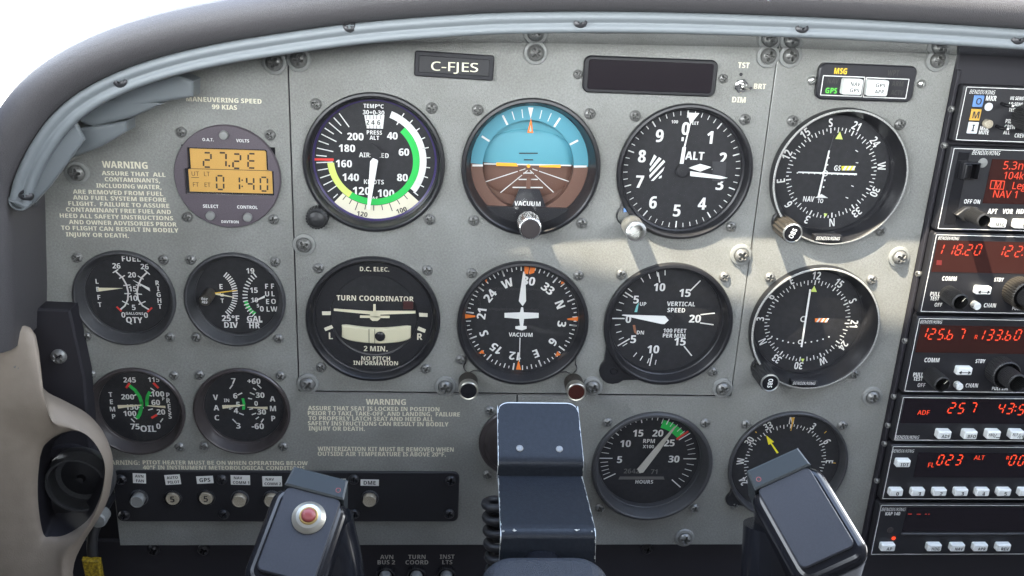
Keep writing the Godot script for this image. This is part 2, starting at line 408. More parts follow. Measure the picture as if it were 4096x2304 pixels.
const OPS := {
	"asi": [["t", "w", "TEMP°C", -0.72, 32.33, 2.34], ["t", "w", "30+0-30", -0.74, 28.64, 2.53], ["t", "w", "PRESS", -0.33, 16.93, 2.38], ["t", "w", "ALT", -0.34, 13.81, 2.39], ["t", "w", "200", -11.47, 14.18, 4.31], ["t", "w", "40", 10.09, 15.34, 4.23], ["t", "w", "180", -16.44, 7.12, 4.34], ["t", "w", "60", 16.97, 5.86, 4.28], ["t", "w", "AIRSPEED", -0.66, 3.44, 2.79], ["t", "w", "160", -18.38, -2.14, 4.3], ["t", "w", "80", 16.15, -9.56, 4.45], ["t", "w", "140", -14.47, -10.28, 4.44], ["t", "w", "KNOTS", -0.72, -12.71, 2.75], ["t", "w", "120", -8.12, -18.44, 4.77], ["t", "w", "100", 6.38, -19.46, 4.5], ["t", "w", "TAS", -1.04, -22.93, 2.4], ["t", "k", "120", -7.78, -32.67, 2.91, -8], ["t", "k", "100", 15.81, -29.7, 2.91, 20], ["p", "w", [-6.14, 26.92, 5.55, 27.32, 4.65, 19.29, -4.84, 19.24]], ["t", "k", "2", -4.1, 22.82, 2.73], ["t", "k", "4", -1.12, 22.83, 2.73], ["t", "k", "6", 2.21, 22.94, 2.73], ["s", "k", -4.79, 26.78, -4.8, 24.61, 0.3], ["s", "k", -4.92, 20.97, -4.93, 19.15, 0.3], ["s", "k", -2.81, 26.85, -2.82, 24.68, 0.3], ["s", "k", -2.93, 21.04, -2.94, 19.22, 0.3], ["s", "k", -0.84, 26.92, -0.84, 24.74, 0.3], ["s", "k", -0.95, 21.11, -0.96, 19.28, 0.3], ["s", "k", 1.05, 26.98, 1.05, 24.81, 0.3], ["s", "k", 0.95, 21.17, 0.94, 19.34, 0.3], ["s", "k", 3.12, 27.05, 3.12, 24.88, 0.3], ["s", "k", 3.02, 21.24, 3.02, 19.41, 0.3]],
	"ai": [["t", "w", "VACUUM", -0.25, -23.75, 2.83]],
	"ai_ball": [["s", "k", -6.48, 6.21, 4.86, 6.57, 0.7], ["s", "k", -3.45, 2.3, 2.24, 2.47, 0.7], ["s", "w", -2.22, -3.23, -26.09, -11.96, 0.5], ["s", "w", -0.75, -4.15, -16.79, -18.51, 0.5], ["s", "w", 0.68, -4.11, 15.79, -17.28, 0.5], ["s", "w", 2.06, -3.1, 25.97, -10.63, 0.5], ["s", "w", -3.23, -5.86, 1.91, -5.71, 0.7], ["s", "w", -5.99, -9.91, 5.74, -9.57, 0.7], ["s", "w", -9.48, -14.98, 9.09, -14.54, 0.7]],
	"ai_plane": [["p", "oa", [-20.49, 1.63, -8.4, 1.63, -7.28, -0.42, -20.41, -0.44]], ["p", "oa", [5.38, 0.63, 18.26, 1.5, 18.38, -0.39, 5.43, -0.41]], ["d", "oa", -1.05, 0.06, 1.1]],
	"alt": [["p", "k2", [18.18, 6.01, 26.95, 6.09, 27.51, -6.25, 19.63, -6.19]], ["t", "w", "ALT", 6.86, 9.1, 4.94], ["t", "wn", "29.8", 22.52, 2.79, 4.03], ["t", "wn", "29.9", 23.03, -1.44, 3.85], ["t", "w", "100", -7.51, 29.23, 1.85], ["t", "w", "FEET", 4.46, 28.79, 1.85], ["p", "w", [-17.99, 9.08, -16.34, 7.81, -19.6, 1.98, -20.28, 3.11]], ["p", "w", [-14.9, 7.66, -13.26, 6.57, -19.52, -1.85, -20.16, -0.14]], ["p", "w", [-11.96, 6.04, -10.79, 4.83, -19.34, -5.7, -19.81, -3.78]], ["p", "w", [-10.87, 1.87, -11.66, -0.84, -16.8, -7.07, -18.53, -7.12]], ["p", "w", [-11.96, -3.55, -12.18, -5.2, -13.95, -5.73, -13.34, -4.17]]],
	"nav1": [["t", "wn", "GS", 3.32, 3.55, 3.31], ["t", "wn", "NAV", -11.87, -16.55, 3.38], ["t", "wn", "TO", -4.22, -17.53, 2.79], ["d", "w", -3.15, 9.78, 0.55], ["d", "w", -3.42, 5.39, 0.55], ["d", "w", -3.53, -4.41, 0.55], ["d", "w", -3.64, -8.66, 0.55], ["d", "w", -21.62, -0.23, 0.5], ["d", "w", -17.96, -0.24, 0.5], ["d", "w", -14.3, -0.25, 0.5], ["d", "w", -10.64, -0.26, 0.5], ["d", "w", -6.97, -0.26, 0.5], ["d", "w", 0.38, -0.28, 0.5], ["d", "w", 4.05, -0.29, 0.5], ["d", "w", 7.74, -0.3, 0.5], ["d", "w", 11.42, -0.3, 0.5], ["d", "w", 15.11, -0.31, 0.5], ["s", "w", 12.86, 15.02, 14.6, 14.11, 0.5], ["s", "w", 14.39, 7.31, 16.01, 7.16, 0.5], ["s", "w", 13.91, -7.26, 15.6, -7.8, 0.5], ["s", "w", 11.68, -14.79, 13.4, -15.44, 0.5], ["p", "w", [-8.02, -15.64, -4.22, -13.14, 0.48, -15.6]], ["p", "y", [5.57, 4.89, 13.95, 5.24, 14.42, 2.52, 6.23, 2.17]], ["p", "w2", [6.71, 2.28, 7.84, 4.96, 9.23, 5.0, 8.09, 2.32]], ["p", "w2", [9.47, 2.37, 10.61, 5.04, 11.99, 5.08, 10.86, 2.41]], ["p", "w2", [12.24, 2.45, 13.38, 5.13, 14.76, 5.17, 13.63, 2.49]], ["p", "gn", [-1.15, 21.59, 1.02, 26.24, 3.49, 21.45]], ["p", "gn", [-0.9, -25.68, 1.5, -25.62, 0.56, -27.87]]],
	"nav2": [["d", "w", -22.31, -11.13, 0.55], ["d", "w", -18.52, -12.72, 0.55], ["d", "w", -14.56, -13.98, 0.55], ["d", "w", -10.72, -15.03, 0.55], ["d", "w", -7.07, -15.53, 0.55], ["d", "w", 0.88, -15.06, 0.55], ["d", "w", 4.9, -14.44, 0.55], ["d", "w", 8.78, -13.59, 0.55], ["d", "w", 12.5, -12.42, 0.55], ["d", "w", 16.24, -10.69, 0.55], ["p", "o", [4.69, 2.33, 13.36, 2.49, 13.49, -0.25, 5.12, -0.4]], ["p", "w2", [5.85, -0.39, 7.3, 2.37, 8.55, 2.4, 7.21, -0.36]], ["p", "w2", [8.67, -0.34, 10.12, 2.43, 11.37, 2.45, 10.03, -0.31]], ["p", "w2", [11.5, -0.29, 12.94, 2.48, 14.2, 2.5, 12.86, -0.26]], ["p", "gn", [-1.33, 20.81, 0.62, 24.91, 2.94, 20.69]], ["p", "gn", [-0.53, -26.62, 2.01, -26.58, 1.01, -29.08]]],
	"tc": [["t", "cr", "D.C. ELEC.", 0.47, 31.32, 2.84], ["t", "cr", "TURN COORDINATOR", 0.79, 12.08, 3.42], ["t", "cr", "2 MIN.", 0.97, -21.95, 3.55], ["t", "cr", "NO PITCH", 0.95, -28.76, 2.93], ["t", "cr", "INFORMATION", 0.94, -31.95, 2.94], ["t", "cr", "L", -27.04, -13.6, 4.46], ["t", "cr", "R", 28.75, -13.17, 4.49], ["p", "cr", [-32.2, 2.81, -26.73, 2.92, -26.77, 0.41, -32.06, 0.31]], ["p", "cr", [28.06, 3.03, 33.43, 2.82, 33.46, 0.29, 28.28, 0.41]], ["p", "cr", [-31.19, -8.38, -26.32, -6.18, -25.39, -8.28, -30.27, -10.47]], ["p", "cr", [27.88, -6.26, 32.61, -8.19, 31.86, -10.55, 27.02, -8.61]]],
	"tc_plane": [["p", "cr", [-24.63, 5.15, 0.29, 3.76, 0.29, 1.78, -24.65, 4.01]], ["p", "cr", [0.29, 4.18, 25.88, 4.67, 25.9, 3.21, 0.29, 1.78]], ["p", "cr", [-2.41, 2.05, 3.95, 2.17, 3.95, -0.76, 2.2, -2.26, -0.89, -2.31, -2.43, -0.88]], ["p", "cr", [-0.27, 8.53, 1.08, 8.55, 1.25, 2.32, -0.48, 2.29]], ["p", "cr", [-8.58, 0.89, 9.74, 1.02, 9.75, -0.23, -8.59, -0.37]]],
	"hi": [["t", "w", "VACUUM", -0.23, -10.83, 2.69], ["p", "w", [-0.84, 7.92, 0.45, 7.94, 1.01, 4.57, 10.55, 4.33, 10.74, 0.93, 1.43, 0.12, 1.06, -4.58, 3.28, -4.97, 3.36, -6.68, 0.42, -7.81, -3.81, -6.81, -3.89, -5.1, -0.93, -4.62, -1.75, 0.06, -11.11, 0.74, -11.24, 3.92, -1.37, 4.53]], ["p", "w", [-0.74, 31.85, 0.63, 31.89, 2.11, 12.19, 0.11, 8.78, -2.52, 12.09]], ["s", "w", -0.53, -12.88, -0.12, -29.76, 0.5], ["p", "o", [-0.79, -28.46, 1.37, -35.48, -2.08, -35.31]], ["p", "o", [-36.14, 2.7, -29.72, 1.87, -29.69, 0.82, -36.06, -0.36]], ["p", "o", [28.93, 0.74, 36.04, 2.26, 36.04, -0.73, 29.48, 0.0]], ["p", "o", [-24.65, 25.67, -23.12, 26.42, -23.42, 23.94]], ["p", "o", [23.93, 26.0, 25.96, 25.01, 23.47, 23.91]], ["p", "o", [-26.88, -24.16, -24.47, -21.72, -22.87, -24.42]], ["p", "o", [24.13, -21.93, 26.52, -24.52, 23.04, -25.68]], ["p", "o", [-0.23, 35.35, 2.99, 35.42, 2.47, 30.28, 0.11, 30.64]], ["p", "o", [3.38, 35.43, 7.09, 35.31, 6.14, 31.19, 3.26, 30.09]]],
	"vsi": [["t", "w", "0", -23.94, -0.24, 5.15], ["t", "w", "5", -20.09, 13.29, 5.29], ["t", "w", "10", -5.83, 22.03, 5.25], ["t", "w", "15", 11.08, 18.48, 5.28], ["t", "w", "20", 19.64, 0.9, 5.39], ["t", "w", "5", -19.45, -14.14, 5.45], ["t", "w", "10", -5.68, -21.04, 5.5], ["t", "w", "15", 11.45, -15.26, 5.48], ["t", "w", "VERTICAL", 9.47, 10.9, 2.98], ["t", "w", "SPEED", 6.78, 6.57, 2.99], ["t", "w", "100 FEET", 7.35, -7.68, 2.72], ["t", "w", "PER MIN", 7.21, -11.17, 2.73], ["t", "w", "UP", -15.29, 10.41, 2.55], ["t", "w", "DN", -15.19, -9.38, 2.61], ["s", "w", -7.61, 31.92, -5.94, 25.17, 0.8], ["s", "w", 20.33, 27.11, 14.28, 19.81, 0.8], ["s", "w", 23.0, 3.77, 32.28, 5.02, 0.8], ["s", "w", 23.35, -1.96, 32.43, -3.09, 0.8], ["s", "w", 14.58, -18.51, 20.5, -25.28, 0.8], ["s", "w", -6.0, -24.14, -6.92, -32.82, 0.8], ["s", "w", -27.65, 18.1, -22.14, 14.73, 0.8], ["s", "w", -34.39, 0.11, -26.3, 0.15, 0.8], ["s", "w", -29.25, -19.0, -21.83, -13.85, 0.8], ["p", "c", [-18.01, 11.42, -18.62, 4.8, -20.44, 4.76, -19.51, 9.05]], ["p", "br", [-20.75, -4.16, -19.13, -4.14, -17.4, -10.83, -19.38, -9.23]]],
	"tach": [["t", "w", "5", -20.24, -0.56, 5.24], ["t", "w", "10", -17.26, 11.8, 5.18], ["t", "w", "15", -9.31, 19.8, 5.14], ["t", "w", "20", 4.26, 19.92, 5.15], ["t", "w", "25", 12.9, 12.53, 5.19], ["t", "w", "30", 17.36, 0.09, 5.26], ["t", "w", "RPM", -1.16, 13.91, 2.99], ["t", "w", "X100", -1.2, 9.62, 2.5], ["t", "w", "HOURS", -1.5, -17.88, 2.78], ["t", "gr", "2642", -11.18, -9.33, 3.67], ["t", "gr", "71", 4.55, -9.75, 3.68], ["p", "gr", [-18.95, -13.65, 11.48, -13.51, 12.44, -15.87, -19.84, -16.01]]],
	"adf": [["p", "y", [-16.14, 20.22, -9.8, 15.09, -11.53, 14.48, -5.45, 6.9, -6.73, 6.28, -12.06, 13.68, -13.49, 12.86]], ["p", "oy", [-0.69, 33.98, 1.77, 33.81, 1.28, 29.87, 0.74, 23.74, 0.29, 23.73, 0.28, 29.86]], ["s", "oy", -23.93, 23.02, -23.08, 22.04, 0.6], ["s", "oy", 24.18, 22.16, 25.47, 23.76, 0.6], ["s", "oy", 33.88, -0.76, 36.04, -0.95, 0.6]],
	"fuel": [["t", "w", "FUEL", 3.62, 23.01, 3.56], ["t", "w", "26", -5.48, 18.24, 3.38], ["t", "w", "26", 11.17, 18.13, 3.39], ["t", "w", "20", 3.18, 12.67, 3.4], ["t", "w", "15", 2.85, 3.62, 3.44], ["t", "w", "10", 2.6, -2.47, 3.46], ["t", "w", "5", 2.43, -8.59, 3.49], ["t", "w", "0", -4.25, -13.65, 3.5], ["t", "w", "0", 9.29, -13.6, 3.51], ["t", "w", "GALLONS", 2.55, -12.59, 1.75], ["t", "w", "QTY", 1.99, -16.93, 3.93], ["t", "w", "L", -17.9, 8.0, 3.01], ["t", "w", "E", -17.95, 2.88, 3.03], ["t", "w", "F", -17.73, -2.37, 3.05], ["t", "w", "T", -17.74, -7.15, 3.06], ["t", "w", "R", 17.89, 7.77, 3.03], ["t", "w", "I", 18.05, 3.94, 3.04], ["t", "w", "G", 18.04, 0.19, 3.05], ["t", "w", "H", 18.19, -3.78, 3.07], ["t", "w", "T", 18.18, -7.57, 3.08], ["l", "w", [-6.1, 14.55, -2.52, 10.64, -0.62, 6.17, -0.01, 1.64, -0.64, -3.45, -2.77, -7.57, -6.1, -10.5], 0.95], ["l", "w", [12.34, 14.47, 8.73, 10.89, 6.5, 6.32, 5.28, 1.75, 5.49, -3.32, 7.75, -7.36, 11.9, -10.15], 0.95], ["s", "w", -8.01, 13.71, -4.6, 15.98, 0.7], ["s", "w", 10.82, 16.13, 13.88, 13.0, 0.7], ["s", "w", -4.59, 10.09, -1.0, 12.17, 0.7], ["s", "w", 6.62, 12.04, 9.85, 9.91, 0.7], ["s", "w", -2.51, 5.62, 1.68, 6.11, 0.7], ["s", "w", 4.92, 6.18, 8.1, 5.65, 0.7], ["s", "w", -2.34, 0.38, 1.37, 0.45, 0.7], ["s", "w", 3.78, 0.5, 8.1, 0.08, 0.7], ["s", "w", -4.17, -4.54, -0.37, -6.7, 0.7], ["s", "w", 5.49, -6.59, 9.85, -4.46, 0.7], ["s", "r", -7.76, -8.28, -5.15, -11.3, 1.1], ["s", "r", 10.4, -11.41, 13.44, -8.48, 1.1]],
	"egt": [["t", "w", "E", -9.76, 5.86, 3.25], ["t", "w", "G", -9.67, 0.98, 3.06], ["t", "w", "T", -9.54, -3.42, 2.88], ["t", "w", "25°F", -5.17, -15.01, 3.96], ["t", "w", "DIV", -5.13, -19.49, 3.77], ["t", "w", "19", 8.38, 16.55, 3.42], ["t", "w", "15", 9.95, 3.93, 3.47], ["t", "w", "10", 10.13, -2.51, 3.09], ["t", "w", "5", 12.04, -6.29, 2.27], ["t", "w", "0", 14.32, -8.31, 3.52], ["t", "w", "GAL", 9.56, -15.05, 3.76], ["t", "w", "HR", 9.35, -19.54, 3.77], ["t", "w", "F", 17.89, 6.65, 3.26], ["t", "w", "U", 17.96, 1.65, 3.28], ["t", "w", "E", 18.04, -3.38, 3.3], ["t", "w", "L", 18.12, -8.44, 3.32], ["t", "w", "F", 21.48, 6.83, 3.26], ["t", "w", "L", 21.56, 1.82, 3.28], ["t", "w", "O", 21.65, -3.21, 3.3], ["t", "w", "W", 21.74, -8.27, 3.32], ["s", "w", 4.68, -17.43, 14.23, -17.26, 0.5], ["s", "w", -7.8, 12.33, -5.63, 15.16, 0.75], ["s", "w", -6.85, 11.43, -4.46, 14.04, 0.75], ["s", "w", -6.0, 10.42, -3.41, 12.8, 0.75], ["s", "w", -5.24, 9.33, -2.47, 11.45, 0.75], ["s", "w", -4.59, 8.15, -1.66, 9.99, 0.75], ["s", "w", -4.05, 6.89, -0.99, 8.45, 0.75], ["s", "w", -3.63, 5.58, -0.47, 6.82, 0.75], ["s", "w", -3.32, 4.22, -0.09, 5.14, 0.75], ["s", "w", -3.14, 2.82, 0.14, 3.41, 0.75], ["s", "w", -3.09, 1.39, 0.21, 1.65, 0.75], ["s", "w", -3.16, -0.05, 0.13, -0.13, 0.75], ["s", "w", -3.35, -1.48, -0.11, -1.91, 0.75], ["s", "w", -3.67, -2.91, -0.5, -3.67, 0.75], ["s", "w", -4.11, -4.3, -1.04, -5.4, 0.75], ["s", "w", -4.67, -5.66, -1.73, -7.08, 0.75], ["s", "w", -5.34, -6.96, -2.56, -8.7, 0.75], ["s", "w", -6.12, -8.2, -3.52, -10.23, 0.75], ["s", "w", -7.0, -9.36, -4.61, -11.67, 0.75], ["s", "w", -7.97, -10.44, -5.81, -13.01, 0.75], ["l", "g", [4.69, -3.55, 5.95, -6.92, 7.89, -9.99, 10.18, -11.7], 2.2], ["s", "w", 11.99, 12.42, 10.2, 15.01, 0.75], ["s", "w", 10.62, 11.14, 8.54, 13.44, 0.75], ["s", "w", 9.4, 9.69, 7.04, 11.68, 0.75], ["s", "w", 8.34, 8.1, 5.75, 9.75, 0.75], ["s", "w", 7.46, 6.39, 4.68, 7.66, 0.75], ["s", "w", 6.78, 4.59, 3.84, 5.47, 0.75], ["s", "w", 6.3, 2.72, 3.26, 3.19, 0.75], ["s", "w", 6.04, 0.81, 2.94, 0.87, 0.75], ["s", "w", 6.0, -1.1, 2.88, -1.47, 0.75], ["s", "w", 6.18, -2.99, 3.09, -3.78, 0.75], ["s", "w2", 6.57, -4.84, 3.57, -6.03, 0.6], ["s", "w2", 7.18, -6.6, 4.31, -8.18, 0.6], ["s", "w2", 7.99, -8.25, 5.29, -10.2, 0.6], ["s", "w2", 8.99, -9.77, 6.52, -12.06, 0.6], ["s", "w2", 10.17, -11.13, 7.96, -13.72, 0.6]],
	"oil": [["t", "w", "245", -4.72, 18.54, 3.57], ["t", "w", "115", 10.15, 18.95, 3.25], ["t", "w", "200", -7.02, 6.64, 3.62], ["t", "w", "150", -4.96, -0.6, 3.65], ["t", "w", "100", -6.72, -5.17, 3.67], ["t", "w", "75", -4.23, -14.52, 4.04], ["t", "w", "OIL", 3.93, -16.02, 4.51], ["t", "w", "0", 10.43, -14.16, 3.83], ["t", "w", "20", 12.8, -3.85, 3.78], ["t", "w", "100", 11.76, 8.95, 3.73], ["t", "w", "60", 10.12, 2.88, 3.75], ["t", "w", "T", -17.44, 8.15, 3.28], ["t", "w", "E", -17.35, 3.0, 3.3], ["t", "w", "M", -17.17, -2.17, 3.32], ["t", "w", "P", -16.88, -7.38, 3.34], ["t", "w", "P", 18.18, 8.26, 3.3], ["t", "w", "R", 18.17, 4.18, 3.31], ["t", "w", "E", 18.36, 0.21, 3.33], ["t", "w", "S", 18.37, -3.57, 3.34], ["t", "w", "S", 18.4, -7.02, 3.35], ["t", "w", "P", 15.07, 5.47, 2.2], ["l", "g", [-5.33, 14.84, -1.81, 11.29, 0.51, 6.95, 1.4, 2.56, 0.73, -1.87, -0.55, -5.55, -2.37, -8.68], 2.2], ["l", "g", [7.17, 10.53, 5.57, 7.56, 4.72, 4.25, 4.58, 0.17], 2.0], ["s", "r", -7.43, 12.86, -4.82, 16.37, 1.5], ["s", "r", 9.79, 16.78, 12.77, 13.12, 1.5], ["s", "r", 6.62, -8.15, 10.31, -5.88, 1.5], ["s", "w", -3.1, 7.45, -0.07, 9.13, 0.8], ["s", "w", -0.91, -0.67, 2.35, -1.08, 0.8], ["s", "w", -6.18, -8.94, -4.15, -11.38, 0.8], ["s", "w", -4.4, -7.48, -2.31, -9.13, 0.8], ["s", "w", 7.76, 13.05, 10.28, 10.9, 0.8], ["s", "w", 4.97, 8.43, 8.07, 7.37, 0.8], ["s", "w", 5.03, -2.6, 8.02, -1.68, 0.8], ["s", "w", 11.93, -11.23, 13.8, -8.52, 0.8]],
	"vac": [["t", "w", "7", -6.04, 17.94, 3.93], ["t", "w", "6", -5.42, 7.51, 3.76], ["t", "w", "5", -3.97, 1.32, 3.78], ["t", "w", "4", -5.48, -3.15, 3.8], ["t", "w", "3", -4.56, -14.05, 4.07], ["t", "w", "IN", -10.98, 4.13, 2.33], ["t", "w", "Hg.", -9.75, -0.3, 2.45], ["t", "w", "+60", 6.82, 18.0, 3.72], ["t", "w", "30", 10.29, 8.15, 3.76], ["t", "w", "0", 7.57, 2.23, 3.34], ["t", "w", "30", 10.75, -3.87, 3.81], ["t", "w", "-60", 7.82, -14.27, 4.08], ["t", "w", "V", -17.89, 6.26, 3.76], ["t", "w", "A", -17.83, -1.17, 3.79], ["t", "w", "C", -17.86, -8.32, 3.82], ["t", "w", "A", 18.05, 5.58, 3.78], ["t", "w", "M", 18.07, -1.33, 3.81], ["t", "w", "P", 17.99, -8.52, 3.84], ["s", "w", -8.57, 12.43, -6.46, 15.53, 0.8], ["s", "w", -3.92, 7.97, -0.91, 9.56, 0.8], ["s", "w", -3.6, -4.92, -0.71, -6.12, 0.8], ["s", "w", -7.97, -9.23, -5.74, -11.91, 0.8], ["s", "w", 8.95, 15.62, 11.38, 13.01, 0.8], ["s", "w", 6.11, 13.17, 8.0, 11.76, 0.8], ["s", "w", 3.99, 9.84, 6.87, 8.44, 0.8], ["s", "w", 2.63, 5.84, 5.16, 5.32, 0.8], ["s", "w", 2.94, -2.17, 5.43, -1.58, 0.8], ["s", "w", 4.44, -5.96, 7.25, -4.81, 0.8], ["s", "w", 6.86, -9.08, 8.91, -7.49, 0.8], ["s", "w", 10.12, -11.53, 11.83, -8.81, 0.8], ["p", "g", [-1.5, 5.68, 0.18, 5.92, 0.78, 2.05, 0.28, -2.2, -1.51, -2.44, -0.99, 2.03]]],
	"clock": [["t", "w", "O.A.T.", -9.57, 21.88, 1.7], ["t", "w", "VOLTS", 9.88, 21.88, 1.8], ["t", "w", "SELECT", -10.47, -17.46, 1.97], ["t", "w", "CONTROL", 10.62, -17.44, 1.89], ["t", "w", "DAVTRON", 0.19, -26.62, 1.62]],
	"lcd": [["g", "lk", "2", -11.22, 9.6, 4.2, 8.4, 0.06], ["g", "lk", "7", -2.67, 9.86, 4.2, 8.4, 0.06], ["g", "lk", "2", 5.51, 9.38, 4.2, 8.42, 0.06], ["g", "lk", "E", 14.11, 9.83, 4.2, 8.42, 0.06], ["d", "lk", 1.11, 6.51, 0.6], ["g", "lk", "0", -4.68, -3.62, 4.0, 8.17, 0.03], ["g", "lk", "1", 4.39, -3.72, 4.0, 8.18, 0.03], ["g", "lk", "4", 12.58, -3.86, 4.0, 8.19, 0.03], ["g", "lk", "0", 20.45, -3.81, 4.0, 8.2, 0.03], ["d", "lk", 8.05, -1.76, 0.5], ["d", "lk", 7.86, -5.48, 0.5], ["t", "lk", "UT", -18.53, 1.32, 2.58], ["t", "lk", "LT", -11.91, 1.34, 2.58], ["t", "lk", "FT", -18.6, -5.14, 2.6], ["t", "lk", "ET", -11.96, -5.13, 2.6], ["s", "lk", -20.98, -1.05, -16.57, -1.01, 0.35], ["s", "lk", -23.45, 4.2, 26.14, 4.32, 0.35]],
	"placard_left": [["t", "pc", "MANEUVERING SPEED", -177.08, 33.67, 2.63, 0, 41.9], ["t", "pc", "99 KIAS", -177.04, 29.72, 2.65, 0, 13.9], ["t", "pc", "WARNING", -235.41, -5.48, 4.02, 0, 25.5], ["t", "pc", "ASSURE THAT  ALL", -230.88, -10.65, 2.48, 0, 35.9], ["t", "pc", "CONTAMINANTS,", -231.86, -14.26, 2.49, 0, 31.2], ["t", "pc", "INCLUDING WATER,", -234.17, -18.11, 2.5, 0, 36.9], ["t", "pc", "ARE REMOVED FROM FUEL", -240.68, -22.1, 2.51, 0, 51], ["t", "pc", "AND FUEL SYSTEM BEFORE", -240.12, -25.62, 2.52, 0, 52.8], ["t", "pc", "FLIGHT.  FAILURE TO ASSURE", -240.81, -29.28, 2.53, 0, 57.4], ["t", "pc", "CONTAMINANT FREE FUEL AND", -241.37, -32.95, 2.55, 0, 59.7], ["t", "pc", "HEED ALL SAFETY INSTRUCTIONS", -242.83, -36.76, 2.56, 0, 64.7]],
	"placard_left2": [["t", "pc", "AND OWNER ADVISORIES PRIOR", -239.59, -40.51, 2.57, 0, 61.6], ["t", "pc", "TO FLIGHT CAN RESULT IN BODILY", -241.62, -44.18, 2.58, 0, 67.3], ["t", "pc", "INJURY OR DEATH.", -254.9, -48.14, 2.59, 0, 36.0]],
	"placard_low": [["t", "pc", "WARNING", -85.63, -155.73, 4.09, 0, 25.5], ["t", "pc", "ASSURE THAT SEAT IS LOCKED IN POSITION", -93.24, -160.66, 2.99, 0, 84], ["t", "pc", "PRIOR TO TAXI, TAKE-OFF, AND LANDING.  FAILURE", -86.67, -164.24, 3.0, 0, 97.5], ["t", "pc", "TO PROPERLY LATCH SEAT AND HEED ALL", -95.02, -167.9, 3.01, 0, 80.1], ["t", "pc", "SAFETY INSTRUCTIONS CAN RESULT IN BODILY", -90.36, -171.53, 3.02, 0, 90.4], ["t", "pc", "INJURY OR DEATH.", -117.2, -175.28, 3.03, 0, 36.0], ["t", "pc", "WINTERIZATION KIT MUST BE REMOVED WHEN", -85.53, -190.11, 3.18, 0, 88.5], ["t", "pc", "OUTSIDE AIR TEMPERATURE IS ABOVE 20°F.", -88.07, -193.8, 3.2, 0, 83.5]],
	"placard_pitot": [["t", "pc", "WARNING:", -254.65, -201.18, 3.36, 0, 22], ["t", "pc", "PITOT HEATER MUST BE ON WHEN OPERATING BELOW", -189.1, -200.9, 2.9, 0, 105.2], ["t", "pc", "40°F IN INSTRUMENT METEOROLOGICAL CONDITIONS", -190.3, -204.6, 2.9, 0, 103.2]],
	"placard_switch": [["t", "pc", "TST", 121.15, 64.37, 3.18], ["t", "pc", "BRT", 132.39, 52.64, 3.05], ["t", "pc", "DIM", 120.85, 44.45, 3.25]],
	"placard_sub": [["t", "pd", "AVN", -85.35, -277.92, 3.41], ["t", "pd", "BUS 2", -85.62, -282.3, 3.43], ["t", "pd", "TURN", -64.54, -277.88, 3.42], ["t", "pd", "COORD", -64.49, -282.37, 3.44], ["t", "pd", "INST", -43.53, -277.83, 3.43], ["t", "pd", "LTS", -43.34, -282.34, 3.44]],
	"audio": [["t", "wi", "BENDIX/KING", 262.78, 55.39, 2.33], ["t", "wn", "MKR", 268.98, 51.99, 2.88], ["t", "wn", "HI SENS", 284.75, 52.55, 2.07], ["t", "wn", "LO SENS", 284.79, 49.09, 2.08], ["t", "wn", "TEST", 283.65, 45.76, 2.09], ["t", "wn", "PILOT", 284.27, 38.98, 2.38], ["t", "wn", "CREW", 284.36, 35.65, 2.39], ["t", "wn", "ALL", 282.92, 32.26, 2.22], ["t", "wn", "MKR", 268.62, 34.29, 2.39], ["t", "wn", "MUTE", 268.79, 31.79, 2.21], ["t", "wn", "CREW", 291.84, 30.69, 2.41]],
	"gps": [["t", "wi", "BENDIX/KING", 273.14, 19.67, 2.62], ["t", "wn", "OFF ON", 270.76, -10.54, 2.72], ["t", "wn", "APT", 285.17, -16.32, 3.13], ["t", "wn", "VOR", 294.9, -16.06, 3.14], ["t", "wn", "NDB", 303.85, -15.81, 3.14]],
	"com": [["t", "wi", "BENDIX/KING", 260.9, -34.17, 2.02], ["t", "wn", "COMM", 266.79, -60.47, 2.88], ["t", "wn", "STBY", 299.36, -60.49, 2.57], ["t", "wn", "PULL", 259.59, -70.89, 2.59], ["t", "wn", "TEST", 259.9, -73.98, 2.6], ["t", "wn", "OFF", 263.14, -78.17, 2.61], ["t", "wn", "CHAN", 297.3, -77.9, 2.79], ["t", "wn", "PULL 25K", 318.27, -79.56, 2.47]],
	"com2": [["t", "wi", "BENDIX/KING", 260.91, -90.01, 2.15], ["t", "wn", "COMM", 266.66, -116.47, 3.07], ["t", "wn", "STBY", 299.61, -116.74, 2.74], ["t", "wn", "PULL", 259.52, -126.89, 2.76], ["t", "wn", "TEST", 259.95, -129.92, 2.77], ["t", "wn", "OFF", 263.13, -134.4, 2.78], ["t", "wn", "CHAN", 297.5, -134.22, 2.97], ["t", "wn", "PULL 25K", 317.47, -136.16, 2.46]],
	"adfr": [["t", "wi", "BENDIX/KING", 260.9, -172.89, 2.5]],
	"xpdr": [["t", "wi", "BENDIX/KING", 260.01, -183.29, 2.32]],
	"kap": [["t", "wi", "BENDIX/KING", 262.06, -228.81, 2.55], ["t", "wn", "KAP 140", 262.01, -232.25, 2.67]],
	"gps_led": [["t", "rd", "5.3n", 291.73, 12.54, 4.92], ["t", "rd", "104k", 293.47, 6.37, 4.39], ["t", "rd", "M", 284.69, 0.33, 4.22], ["t", "rd", "Leg", 298.57, 0.25, 4.42], ["t", "rd", "NAV 1", 290.64, -5.32, 4.45], ["l", "rd", [279.87, 2.89, 288.38, 2.75, 288.75, -2.26, 280.21, -2.12, 279.87, 2.89], 0.5]],
